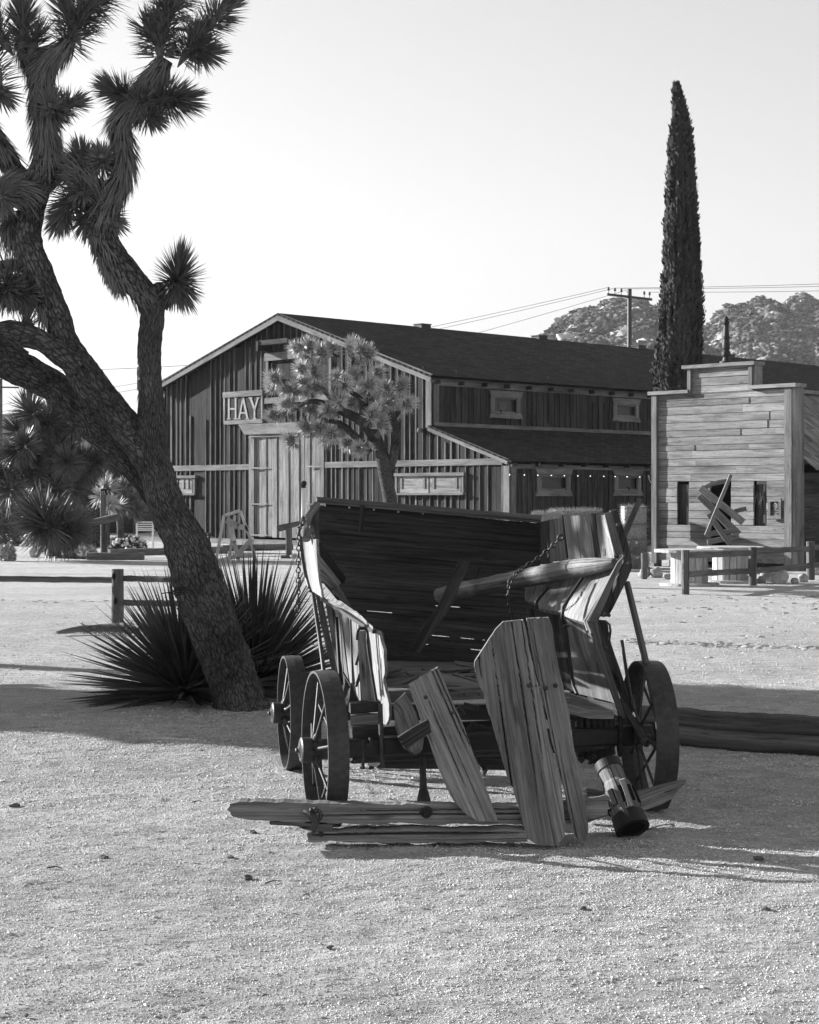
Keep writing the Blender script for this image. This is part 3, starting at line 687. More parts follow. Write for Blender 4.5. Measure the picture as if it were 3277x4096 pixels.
# string lights along the lean-to eave
SL = thing('string_lights', 'string of small lit bulbs along the lean-to eave of the barn', 'string lights', lp_(0, 0, .3))
bm_, t0 = newmat('lit_bulb', .3)[0], 0; bnode = bm_.node_tree.nodes['Principled BSDF']; bnode.inputs['Emission Color'].default_value = g3(1); bnode.inputs['Emission Strength'].default_value = 1.0
M['bulb'] = bm_; pts = []
for i, px in enumerate([2039, 2098, 2152, 2206, 2258, 2312, 2362, 2416, 2461, 2509, 2560, 2610, 2662, 2715]):
    t, z = on_side(px, 1899 + i * .9, org2 + sn * .3); p = lp_(t, z, .3); pts.append(p + V((0, 0, .05)))
    if i < 13: pts.append(lp_(t + .4, z + .01, .3))
    m = MB(); m.ico(p, .016, 1, 0); obj('bulb', m, M['bulb'], SL)
m = MB(); m.tube(pts, .008, 4); obj('wire', m, M['iron2'], SL)
# porch deck in front of the barn
WK = thing('boardwalk', 'low weathered plank boardwalk before the barn doors', 'boardwalk', gp(8, 0, 1))
mb = MB()
for i in range(9): 
    s = -1; mb.box(gp(dr - 1.2, .06, .1 + i * .17), gd * (SW + 2.2 - dr), gn * .155, V((0, 0, .06 + rnd.uniform(0, .008))), 0)
mb.box(gp(dr - 1.2, -.05, 1.66), gd * (SW + 2.2 - dr), gn * .12, V((0, 0, .2)), 0)
obj('planks', mb, M['grey'], WK)

# ================================================================ false-front jailhouse on the right
FO = V((5.72, 40.6, 0)); fd = V((.704, -.7102, 0)); fn_ = V((-.7102, -.704, 0)); fb = -fn_
def on_fac(px, py):
    k = (px - CX) / F; s = (k * FO.y - FO.x) / (.704 + k * .7102); Y = FO.y - .7102 * s
    return s, HC - (py - HY) / F * Y
def fp(s, z, o=0.0): return FO + fd * s + fn_ * o + V((0, 0, z))
JL = thing('false_front_house', 'small plank house with a stepped false front and boarded window slots', 'building', fp(1.8, 0))
sx = lambda px, py=1900: on_fac(px, py)[0]
sL = sx(2622); sR = sx(3172); zt1 = on_fac(2680, 1578)[1]; zt2 = on_fac(2890, 1468)[1]; sa, sb2 = sx(2758, 1520), sx(3012, 1520); zt3 = on_fac(3100, 1552)[1]
holes = []
for (a, b, c, d) in ((2710, 2757, 1938, 2110), (3016, 3068, 1937, 2113), (2843, 2926, 1915, 2172)):
    s0, z1_ = on_fac(a, c); s1, z0_ = on_fac(b, d); holes.append((s0, s1, z0_, z1_))
mb = MB(); z = .15; r_ = random.Random(5)
while z < zt2 - .02:
    h = r_.uniform(.13, .19); e = min(z + h, zt2); zm = (z + e) / 2
    lo, hi_ = (sL, sR) if zm < zt1 - .02 else (sa, sb2)
    if z < zt1 < e: e = zt1; zm = (z + e) / 2; lo, hi_ = sL, sR
    segs = [(lo, hi_)]
    for (a, b, c, d) in holes:
        if c < zm < d: segs = [q for s_ in segs for q in ((s_[0], min(a, s_[1])), (max(b, s_[0]), s_[1])) if q[1] - q[0] > .02] if any(s_[0] < b and s_[1] > a for s_ in segs) else segs
    out_ = []
    for s_ in segs:
        a = s_[0]
        while s_[1] - a > 2.0:
            q = a + r_.uniform(1.0, 3.6)
            if s_[1] - q < .3: break
            out_.append((a, q)); a = q
        out_.append((a, s_[1]))
    for (a, b) in out_:
        mb.box(fp(a + .002, z + .006, -.04), fd * (b - a - .004), V((0, 0, e - z - .012)), fn_ * (.04 + r_.uniform(0, .02)), 0)
    z = e
obj('front_wall', mb, M['facade'], JL)
mb = MB()
def fbx(s0, s1, z0, z1, o, th, g=0): mb.box(fp(s0, z0, o), fd * (s1 - s0), V((0, 0, z1 - z0)), fn_ * th, g)
fbx(sL - .04, sL + .10, .08, zt1 - .0, .016, .08, 2); fbx(sR - .16, sR + .02, .0, zt3, .016, .07, 2)
fbx(sa - .0, sa + .09, zt1, zt2, .016, .07, 2); fbx(sb2 - .06, sb2 + .03, zt3, zt2, .016, .07, 2)
obj('corner_board', mb, M['trim'], JL); mb = MB()
fbx(sL - .12, sa + .05, zt1, zt1 + .08, -.30, .44); fbx(sa - .12, sb2 + .12, zt2, zt2 + .08, -.30, .44); fbx(sb2 - .02, sR + .16, zt3, zt3 + .08, -.30, .44)
obj('parapet_cap', mb, M['door'], JL); mb = MB()
mb.box(fp(sR + .02, 0, -.34), fd * .05, V((0, 0, zt3)), fn_ * .40, 2); mb.box(fp(sb2 + .03, zt3, -.28), fd * .04, V((0, 0, zt2 - zt3)), fn_ * .30, 2)
mb.box(fp(sL - .09, 0, -.3), fd * .05, V((0, 0, zt1)), fn_ * .3, 2); mb.box(fp(sa - .05, zt1, -.28), fd * .05, V((0, 0, zt2 - zt1)), fn_ * .28, 2)
obj('return_board', mb, M['facade'], JL)
for (a, b, c, d) in holes[:2]:                    # recessed slots with vertical boards inside
    m = MB(); n_ = 4
    for i in range(n_): m.box(fp(a + (b - a) * i / n_ + .004, c, -.10), fd * ((b - a) / n_ - .008), V((0, 0, d - c)), fn_ * .03, 2)
    obj('window', m, M['dark'], JL)
m = MB(); a, b, c, d = holes[2]; m.box(fp(a, c, -1.0), fd * (b - a), V((0, 0, d - c)), fn_ * .03); obj('doorway', m, M['black'], JL)  # black sheet in place of the shaded room behind the door opening
# torn cloth in the right slot
m = MB(); a, b, c, d = holes[1]
for i in range(26):
    p = fp(rnd.uniform(a + .05, b - .1), rnd.uniform(c + .7, d - .15), -.04); m.blade(p, V((rnd.uniform(-.5, .5), 0, -1)), rnd.uniform(.12, .3), .012, fn_)
obj('torn_curtain', m, M['trim'], JL)
# body, roof behind
sw_ = sR + .02; zr = 4.05; ze = HC + (HY - 1888) / F * 37.6; rs = sw_ - 1.8
m = MB(); m.box(fp(sL + .1, 0, -3.6), fd * .06, V((0, 0, 2.4)), fn_ * 3.2); m.box(fp(sw_ - .10, 0, -4.0), fd * .05, V((0, 0, ze)), fn_ * 3.6, 2); m.box(fp(sL + .1, 0, -4.0), fd * (sw_ - sL - .2), V((0, 0, 2.4)), fn_ * .06)
obj('side_wall', m, M['dark'], JL); m = MB()
rows = 6
for i in range(rows):                              # overlapping courses of long shakes
    f0, f1 = i / rows, (i + 1) / rows + .03; zz = lambda f: ze + (zr - ze) * f; ss = lambda f: sw_ + .35 - (sw_ + .35 - rs) * f; t = .34
    while t < 3.95:
        wd = rnd.uniform(.14, .24); A_ = fp(ss(f0), zz(f0) + .05 , -t); B2 = fp(ss(f1), zz(f1) + .015, -t); m.box(A_, B2 - A_, fb * (wd - .01), V((0, 0, .025 + rnd.uniform(0, .015))), 0); t += wd
m.box(fp(rs - 1.8, ze + .0, -4.0), fd * 1.8 + V((0, 0, zr - ze)), fn_ * 3.65, V((0, 0, .04)))
m.box(fp(rs - .1, zr, -4.0), fd * .28, fn_ * 3.66, V((0, 0, .09)), 1)
obj('roof', m, M['shake'], JL)
# framed notice beside the right slot
NT = thing('framed_notice', 'framed notice with a round emblem beside the right window slot', 'notice', fp(sx(3108), on_fac(3108, 2077)[1], .05))
s0, z1_ = on_fac(3083, 1993); s1, z0_ = on_fac(3135, 2076); m = MB()
for (a, b, c, d) in ((s0, s1, z1_ - .07, z1_), (s0, s1, z0_, z0_ + .07), (s0, s0 + .06, z0_ + .07, z1_ - .07), (s1 - .06, s1, z0_ + .07, z1_ - .07)): m.box(fp(a, c, .055), fd * (b - a), V((0, 0, d - c)), fn_ * .05)
obj('frame', m, M['trim'], NT); m = MB(); m.box(fp(s0 + .05, z0_ + .05, .055), fd * (s1 - s0 - .1), V((0, 0, z1_ - z0_ - .1)), fn_ * .012); obj('panel', m, M['dark'], NT)
m = MB(); sm_ = (s0 + s1) / 2; zm = z0_ + (z1_ - z0_) * .63
for k in range(10): 
    a_ = 2 * math.pi * k / 10; m.box(fp(sm_ + .045 * math.cos(a_) - .015, zm + .055 * math.sin(a_) - .018, .069), fd * .03, V((0, 0, .036)), fn_ * .004)
m.box(fp(sm_ - .018, zm - .02, .069), fd * .036, V((0, 0, .04)), fn_ * .004)
for (zz, hw) in ((.86, .07), (.40, .08), (.30, .085), (.22, .05), (.16, .07)):
    x_ = sm_ - hw
    while x_ < sm_ + hw - .01: wq = rnd.uniform(.012, .03); m.box(fp(x_, z0_ + (z1_ - z0_) * zz, .069), fd * wq, V((0, 0, .022)), fn_ * .003); x_ += wq + .008
obj('print', m, M['pale'], NT)
# turned iron finial behind the parapet
m = MB(); kf = (2893 - CX) / F; c = fp(on_fac(2893, 1455)[0], zt2 + .08, -.12); Yk = c.y / F
m.lathe(c, ZUP, [(0, .15), (.05, .15), (.06, .09), (.14, .07), (.2, .10), (.26, .10), (.30, .07), (.36, .09), (.42, .09), (.55, .075), (.56, .09), (.60, .09), (.62, .068), (.86, .055), (.88, .07), (.92, .085), (.96, .06), (1.0, .065), (1.03, .05), (1.08, .015)], 16)
tag(obj('finial', m, M['iron2'], base=c), 'black turned finial post on top of the stepped false front', 'finial')
# leaning boards in front of the doorway
def lean(lab, pts, wd, Y, mat='grey', th=.05, hidden=0):
    m = MB(); q = [P(px, py, Y + i * .0) for i, (px, py) in enumerate(pts)]
    st = []
    for i, p in enumerate(q):
        t = (q[min(i + 1, len(q) - 1)] - q[max(i - 1, 0)]).normalized(); a = t.cross(V((0, 1, 0))).normalized(); hw = wd / 2 / F * Y
        st.append((p - a * hw, p + a * hw))
    m.board(st, th, CAMN, nv=3, step=.15); tag(obj('leaning_board', m, M[mat], base=q[-1]), lab, 'board', 'broken boards heaped before the doorway')
o3 = lambda x, y: (2600 + x * .3925, 1850 + y * .3925)
lean('long straight pole board crossing highest over the doorway heap', [o3(830, 125), o3(575, 745)], 13, 37.4, 'facade', .08)
lean('wide upper board slanting down right under the long pole', [o3(515, 255), o3(955, 610)], 28, 37.7)
lean('lower slanting board with its end broken off at the left', [o3(505, 335), o3(905, 735)], 30, 37.9)
lean('short steep board at the bottom of the heap', [o3(600, 520), o3(820, 835)], 22, 37.55)
lean('low board lying nearly level across the doorway foot', [o3(590, 730), o3(905, 690)], 20, 37.8)
lean('lowest tilted board resting above the table top', [o3(590, 815), o3(910, 745)], 22, 37.65)
lean('curved wheel rim piece arching at the top of the heap', [o3(555, 262), o3(620, 225), o3(700, 203), o3(785, 190)], 18, 37.75, 'facade', .07)
lean('stub of broken board jutting at right of the heap', [o3(860, 500), o3(985, 470)], 18, 37.85)
# cypress
def cypress():
    prof = [(340, 2704, 3), (400, 2714, 18), (450, 2720, 24), (500, 2724, 33), (560, 2723, 42), (680, 2727, 50), (800, 2727, 58), (950, 2727, 66), (1100, 2730, 76), (1200, 2727, 84), (1300, 2722, 86), (1400, 2718, 88), (1500, 2712, 86), (1600, 2706, 84), (1750, 2702, 82), (1950, 2700, 78), (2150, 2700, 60), (2185, 2700, 30)]
    Y0 = 52.0; Tr = thing('cypress_tree', 'tall slender dark cypress rising behind the false front', 'tree', V(((2702 - CX) / F * Y0, Y0, 0)))
    def at(py):
        for (a, b, c), (d, e, f) in zip(prof, prof[1:]):
            if a <= py <= d: k = (py - a) / (d - a); return b + (e - b) * k, c + (f - c) * k
        return prof[-1][1:]
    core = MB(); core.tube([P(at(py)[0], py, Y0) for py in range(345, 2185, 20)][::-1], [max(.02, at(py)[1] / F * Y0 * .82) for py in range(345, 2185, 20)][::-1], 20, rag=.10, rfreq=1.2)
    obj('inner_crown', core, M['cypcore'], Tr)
    m = MB(); r_ = random.Random(21)
    for i in range(90000):
        f = r_.random() ** .82; py = 342 + (2190 - 342) * f; cx, w_ = at(py); a = r_.uniform(0, 2 * math.pi)
        ctr = P(cx, py, Y0); rad = w_ / F * Y0
        lob = .92 + .18 * noise.noise(V((a * 2.6, 3.0, ctr.z * .22 + 9))) + .26 * noise.noise(V((a * 5.5, ctr.z * .8, 0))) + .26 * noise.noise(V((a * 11, ctr.z * 2.2, 5)))
        rr = rad * max(.5, lob) * (1 - .14 * r_.random() ** 2); rd = V((math.cos(a), math.sin(a), 0))
        p = ctr + rd * rr; d = V((0, 0, 1)) + rd * r_.uniform(-.1, .75) + V((r_.uniform(-.25, .25), r_.uniform(-.25, .25), 0))
        L = r_.uniform(.05, .12) + .14 * r_.random() ** 6; s_ = d.normalized(); b_ = s_.cross(rd + V((r_.uniform(-.6, .6), r_.uniform(-.6, .6), 0))).normalized() * L * .30
        m.add([p - b_ * .4, p + s_ * L * .5 - b_, p + s_ * L, p + s_ * L * .5 + b_], [(0, 1, 2, 3)], [[(0, 0), (0, 1), (1, 1), (1, 0)]])
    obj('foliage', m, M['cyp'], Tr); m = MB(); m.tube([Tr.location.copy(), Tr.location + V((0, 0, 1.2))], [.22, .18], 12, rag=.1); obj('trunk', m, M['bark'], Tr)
cypress()
# utility pole and wires
UP = thing('utility_pole', 'wooden utility pole with a crossarm standing behind the barn', 'utility pole', V(((2519 - CX) / F * 100, 100, 0)))
m = MB(); m.tube([V(((2519 - CX) / F * 100, 100, 0)), P(2519, 1155, 100)], [.16, .125], 12); obj('pole', m, M['iron'], UP)
m = MB(); ca, cb = P(2428, 1177, 99.5), P(2608, 1198, 100.6); m.beam(ca, cb, .12, .14); obj('crossarm', m, M['iron'], UP)
ins = []
for f in (.04, .18, .32, .47, .83, .95):
    p = ca.lerp(cb, f) + V((0, 0, .07)); m = MB(); m.lathe(p, ZUP, [(0, .02), (.16, .02), (.17, .07), (.24, .075), (.25, .045), (.29, .06), (.33, .06), (.36, .03)], 8); obj('insulator', m, M['iron'], UP); ins.append(p + V((0, 0, .34)))
LP = P(10, 1470, 88)
def wire(a, b, sag, lab, r=.012):
    m = MB(); m.tube([a.lerp(b, i / 24) - V((0, 0, sag * 4 * (i / 24) * (1 - i / 24))) for i in range(25)], r, 5); tag(obj('overhead_wire', m, M['iron2'], base=a), lab, 'wire', 'overhead wires')
e = V((60, 112, 15.6))
wire(ins[0], V((-30, 112, 7.0)), .5, 'uppermost wire running left from the utility pole over the roof'); wire(ins[1], V((-30, 113, 6.6)), .5, 'second wire left of the utility pole just under the uppermost'); wire(ins[3], V((-30, 114, 4.0)), .5, 'lowest wire sloping left from the utility pole behind the ridge')
wire(ins[1], V((45, 80, 13.0)), .4, 'upper wire running right from the pole past the cypress'); wire(ins[2], V((45, 80.5, 12.75)), .4, 'middle wire running right past the cypress'); wire(ins[5], V((45, 79, 12.3)), .4, 'lower wire running right past the cypress')
wire(P(-60, 1487, 90), P(900, 1452, 90), .1, 'faint wire crossing the sky left of the barn roof')
# ================================================================ joshua trees and yuccas
def leafy(mb, p0, ax, ln, n, L, w_, a0=12, a1=105, r0=.04, r_=rnd, droop=0.0):
    """spear leaves packed along a branch end: forward at the tip, spread and drooping at the base"""
    ax = ax.normalized(); a, b = perp(ax)
    for i in range(n):
        f = r_.random(); th = r_.uniform(0, 2 * math.pi); rd = a * math.cos(th) + b * math.sin(th)
        an = R(a0 + (a1 - a0) * (1 - f) ** .9 + r_.uniform(-9, 9)); d = ax * math.cos(an) + rd * math.sin(an)
        p = p0 + ax * ln * f + rd * r0 * (1 - f * .5)
        mb.blade(p, d, L * r_.uniform(.75, 1.12) * (1 if f > .2 else .9), w_ * r_.uniform(.8, 1.2), rd, droop * r_.random() * (1 - f))
def shag(mb, pts, rad, n, L, w_, r_=rnd, out=.4, grav=.35):
    pts, rad = resamp(pts, rad, .05)
    for i in range(n):
        k = r_.randrange(len(pts) - 1); t = (pts[k + 1] - pts[k]).normalized(); a, b = perp(t); th = r_.uniform(0, 2 * math.pi); rd = a * math.cos(th) + b * math.sin(th)
        d = -t * r_.uniform(.6, 1) + rd * r_.uniform(.12, out) + V((0, 0, -grav * r_.random()))
        mb.blade(pts[k].lerp(pts[k + 1], r_.random()) + rd * rad[k] * .92, d, L * r_.uniform(.5, 1.1), w_, rd, r_.uniform(0, .12))
YT = 13.05
def big_joshua():
    base = G(940, 2838); T = thing('joshua_tree', 'large leaning joshua tree with bare forked trunk and shaggy spiky arms', 'tree', V((base.x, YT, 0)))
    S = F / YT
    def p_(px, py, dy=0.0): return P(px, py, YT + dy)
    def path(l): return [p_(*q[:2], (q[3] if len(q) > 3 else 0)) for q in l], [q[2] / F * YT for q in l]
    limbs = {
        'trunk': [(985, 2905, 140), (965, 2840, 112), (948, 2770, 100), (905, 2640, 99), (868, 2548, 99), (815, 2400, 104), (760, 2220, 92), (712, 2110, 80), (671, 2029, 75), (632, 1900, 67), (614, 1780, 56), (608, 1678, 60), (606, 1600, 52), (602, 1519, 44), (598, 1391, 47), (607, 1290, 48), (612, 1225, 50)],
        'left': [(668, 2030, 62), (630, 1900, 66), (575, 1800, 66, .04), (513, 1719, 65, .05), (447, 1640, 66, .05), (370, 1547, 70, .05), (300, 1440, 62, .05), (262, 1378, 56, .05), (232, 1275, 52, .05), (198, 1190, 54), (158, 1100, 58), (120, 1000, 58), (108, 930, 56), (120, 860, 55), (140, 770, 56), (170, 690, 58), (190, 638, 56)],
        'dark': [(640, 2010, 50, .3), (560, 1900, 52, .35), (482, 1822, 52, .35), (430, 1778, 52, .4), (356, 1694, 56, .45), (282, 1610, 62, .45), (225, 1552, 64, .5), (162, 1515, 66, .5), (81, 1475, 72, .5), (0, 1452, 62, .5), (-120, 1450, 58, .5)],
        'arm1': [(320, 1470, 50, -.02), (240, 1412, 48, -.05), (165, 1363, 42, -.1), (101, 1341, 50, -.1), (40, 1325, 45, -.1), (-10, 1330, 38, -.1), (-90, 1370, 36, -.1)],
        'arm2': [(90, 1440, 45, .45), (20, 1392, 34, .4), (-80, 1370, 30, .4)],
        'right': [(612, 1240, 44), (585, 1185, 50), (540, 1130, 54), (482, 1062, 56), (432, 985, 54), (405, 905, 50), (418, 840, 50), (450, 775, 44), (488, 700, 37), (500, 640, 35), (490, 560, 36), (480, 500, 38), (503, 450, 42), (562, 390, 46), (610, 320, 44), (645, 270, 36), (660, 240, 32)],
        'cross': [(150, 720, 40, .15), (220, 680, 48, .1), (290, 670, 48, .05), (350, 720, 44), (400, 790, 36), (425, 860, 34)],
        'up': [(190, 640, 50), (185, 560, 42), (178, 470, 42), (172, 380, 41), (168, 320, 42), (176, 275, 42), (202, 235, 38), (250, 190, 30), (285, 150, 22)],
        'stub': [(620, 1240, 34), (626, 1190, 36), (628, 1150, 36), (622, 1135, 22)],
        'sprout': [(650, 1230, 22), (685, 1180, 20), (706, 1135, 17), (716, 1105, 15)],
        'topL': [(150, 310, 36, .1), (120, 250, 30, .1), (96, 200, 26, .1), (88, 160, 20, .1)],
        'farL': [(110, 740, 46, .2), (60, 690, 44, .2), (20, 620, 42, .2), (-30, 540, 40, .2), (-80, 460, 40, .2)],
        'armL': [(110, 770, 34, -.1), (50, 740, 34, -.15), (-10, 760, 34, -.2), (-60, 790, 30, -.2)],
        'low': [(130, 1075, 30, .1), (60, 1060, 26, .1), (-10, 1070, 24, .1), (-60, 1090, 22, .1)],
    }
    tr = MB(); LP_ = {}
    for k, l in limbs.items():
        pts, rad = path(l); LP_[k] = (pts, rad); tr.tube(pts, rad, 64 if k in ('trunk', 'left', 'dark') else 40, rag=.085, rfreq=15, step=.02)
    for (px, py, r) in ((610, 1690, 60), (300, 1430, 62), (150, 720, 56), (170, 680, 60), (620, 1225, 46), (605, 1860, 72)): pass
    obj('trunk', tr, M['bark'], T)
    r_ = random.Random(17); dead = MB(); lf = MB()
    for k, n, i0, L in (('right', 1500, 6, .2), ('up', 1500, 0, .2), ('cross', 800, 0, .2), ('topL', 250, 0, .18), ('farL', 250, 2, .18), ('armL', 300, 0, .2)):
        shag(dead, LP_[k][0][i0:], LP_[k][1][i0:], n, L, .011, r_, .5)
    pt, rd_ = LP_['right']; shag(dead, pt[1:7], rd_[1:7], 500, .16, .009, r_, .25, .9)
    # curtain of hanging dead leaves under the arms
    def curtain(l, n, L=.2):
        for i in range(n):
            k = r_.random() * (len(l) - 1); a = l[int(k)]; b = l[int(k) + 1]; f = k - int(k)
            p = p_(a[0] + (b[0] - a[0]) * f + r_.uniform(-14, 14), a[1] + (b[1] - a[1]) * f + r_.uniform(-22, 8), r_.uniform(-.06, .06))
            dead.blade(p, V((r_.uniform(-.22, .12), r_.uniform(-.2, .2), -1)), L * r_.uniform(.4, 1.1), .008, CAMN)
    curtain([(362, 900), (378, 960), (400, 1030), (425, 1080), (455, 1125), (480, 1150)], 420, .12); curtain([(100, 1060), (140, 1150), (165, 1220), (180, 1270)], 220, .17)
    curtain([(5, 930), (40, 950), (80, 1000)], 90, .2); curtain([(20, 1180), (70, 1200), (110, 1230)], 160, .12); curtain([(570, 1400), (562, 1480), (566, 1560)], 60, .1)
    obj('dead_leaves', dead, M['leafD'], T)
    def tip(px, py, ax, ln, n, L=.27, a0=14, a1=100, dy=0.0, r0=.05):
        A_ = V(ax).normalized(); leafy(lf, p_(px, py, dy) - A_ * .06, A_, ln + .05, int(n * .62), L * (.78 if py < 1000 else 1.0), .0135, a0, min(a1, 92), r0, r_, .1); lf.tube([p_(px, py, dy) - A_ * .12, p_(px, py, dy), p_(px, py, dy) + A_ * ln * .9], [.004, r0 * .8, r0 * .4], 8)
    tip(275, 160, (.50, .1, .86), .42, 520); tip(330, 70, (.55, 0, .83), .5, 420); tip(300, 130, (-.35, -.3, .9), .22, 260); tip(385, 10, (.6, 0, .8), .3, 200)
    tip(88, 165, (.05, 0, 1), .28, 420, .25); tip(130, 190, (.4, -.5, .75), .15, 220, .2); tip(20, 170, (-.5, 0, .8), .3, 320); tip(-10, 300, (-.3, 0, 1), .4, 300); tip(-15, 360, (.6, -.4, -.4), .12, 160, .22)
    for k in range(60): lf.blade(p_(78 + r_.uniform(-4, 4), 120 - r_.uniform(0, 100)), V((r_.uniform(-1, 1), r_.uniform(-1, 1), .5)), .05, .007, ZUP)       # old flower stalk
    lf.tube([p_(85, 160), p_(80, 90), p_(78, 20)], [.008, .006, .003], 5)
    tip(640, 200, (-.05, .1, 1), .22, 380, .25, 10, 95); tip(655, 130, (.25, 0, .95), .35, 420, .26); tip(700, 20, (.45, 0, .9), .4, 320, .26); tip(612, 150, (-.55, -.2, .8), .12, 200, .22)
    tip(745, 215, (.55, -.1, .8), .2, 420, .23); tip(790, 150, (.68, 0, .72), .45, 560, .24); tip(800, 200, (.7, -.3, -.2), .1, 300, .21, 10, 90)
    tip(640, 400, (.75, -.25, -.05), .24, 560, .26, 12, 110); tip(500, 380, (-.72, -.15, .35), .14, 420, .22, 12, 105); tip(560, 430, (.2, -.8, .4), .15, 260, .2); tip(590, 450, (.4, -.4, -.6), .12, 200, .18)
    tip(205, 440, (.1, -.95, .2), .10, 420, .20, 25, 100); tip(265, 425, (.8, -.1, .3), .12, 200, .17); tip(410, 650, (.05, -.9, .35), .10, 380, .17, 25, 100); tip(330, 640, (-.1, -.6, .7), .1, 260, .17)
    tip(280, 800, (-.3, -.3, -.8), .22, 460, .22, 10, 100); tip(330, 760, (.1, -.8, -.3), .15, 320, .19); tip(350, 870, (.0, -.4, -.9), .1, 240, .19); tip(440, 870, (.5, -.3, -.6), .1, 200, .17); tip(400, 900, (0, -.6, -.6), .08, 200, .16)
    tip(714, 1112, (.18, -.08, 1), .08, 330, .26, 2, 84, 0, .02); tip(725, 1150, (.5, -.3, -.8), .06, 120, .2, 8, 60); tip(705, 1140, (.15, -.3, -.9), .05, 180, .2, 12, 55); tip(690, 1150, (-.1, -.5, -.5), .04, 60, .16, 15, 70)
    tip(75, 1165, (.75, -.2, -.25), .1, 360, .20, 15, 100); tip(20, 1150, (.1, -.6, -.3), .1, 260, .2); tip(40, 1120, (-.3, -.4, .5), .1, 160, .18)
    tip(5, 790, (.1, -.95, -.1), .10, 360, .2, 25, 95, -.2); tip(40, 860, (.2, -.5, -.8), .12, 240, .2); tip(110, 1295, (.4, .1, .9), .05, 60, .14, 15, 60)
    obj('foliage', lf, M['leafJ'], T)
    return T
big_joshua()
# wire loop nailed to the trunk
m = MB(); c = P(722, 2368, YT - .28)
for k in range(3): m.torus(c + V((0, 0, .012 * k)), V((1, .3, 0)), V((0, 1, .25)), .055 - .006 * k, .0035, 14, 5)
m.tube([c + V((-.05, 0, 0)), c + V((-.14, -.02, -.01))], .004, 5); tag(obj('wire_loop', m, M['iron2'], base=c), 'coil of dark wire hanging on the left side of the large trunk', 'wire')

def yucca(name, lab, c, n, L, w_, r_, up=12, low=92, mat='yucca', core=.07, axd=(0, 0, 1)):
    T = thing(name, lab, 'yucca', c, None); m = MB(); ax = V(axd).normalized(); a, b = perp(ax)
    for i in range(n):
        th = r_.uniform(0, 2 * math.pi); rd = a * math.cos(th) + b * math.sin(th); f = r_.random(); an = R(up + (low - up) * f ** .8)
        d = ax * math.cos(an) + rd * math.sin(an); p = c + rd * core * f + V((0, 0, .10 * (1 - f) + .04))
        if d.z < -.05: d.z = -.05
        m.blade(p, d, L * r_.uniform(.7, 1.08), w_ * r_.uniform(.8, 1.2), rd, r_.uniform(0, .06) * f, vee=.5)
    obj('leaves', m, M[mat], T); k = MB(); k.tube([c + V((0, 0, -.05)), c + ax * .16], [core * 1.2, core * .7], 12, rag=.15); obj('stem', k, M['bark'], T); return T
r_ = random.Random(5)
A = G(765, 2790); yucca('yucca_plant', 'dark spiky yucca clump spreading left of the big trunk', V((A.x, 13.6, .03)), 440, .95, .03, r_, 14, 96)
yucca('yucca_plant', 'tall spiky yucca clump right of the trunk behind the wheels', V(((1015 - CX) / F * 14.0, 14.0, .04)), 460, 1.08, .03, r_, 4, 92)
if 0: yucca('yucca_plant', 'small low yucca rosette close to the foot of the trunk', V(((850 - CX) / F * 13.4, 13.45, .03)), 140, .7, .028, r_, 20, 98)

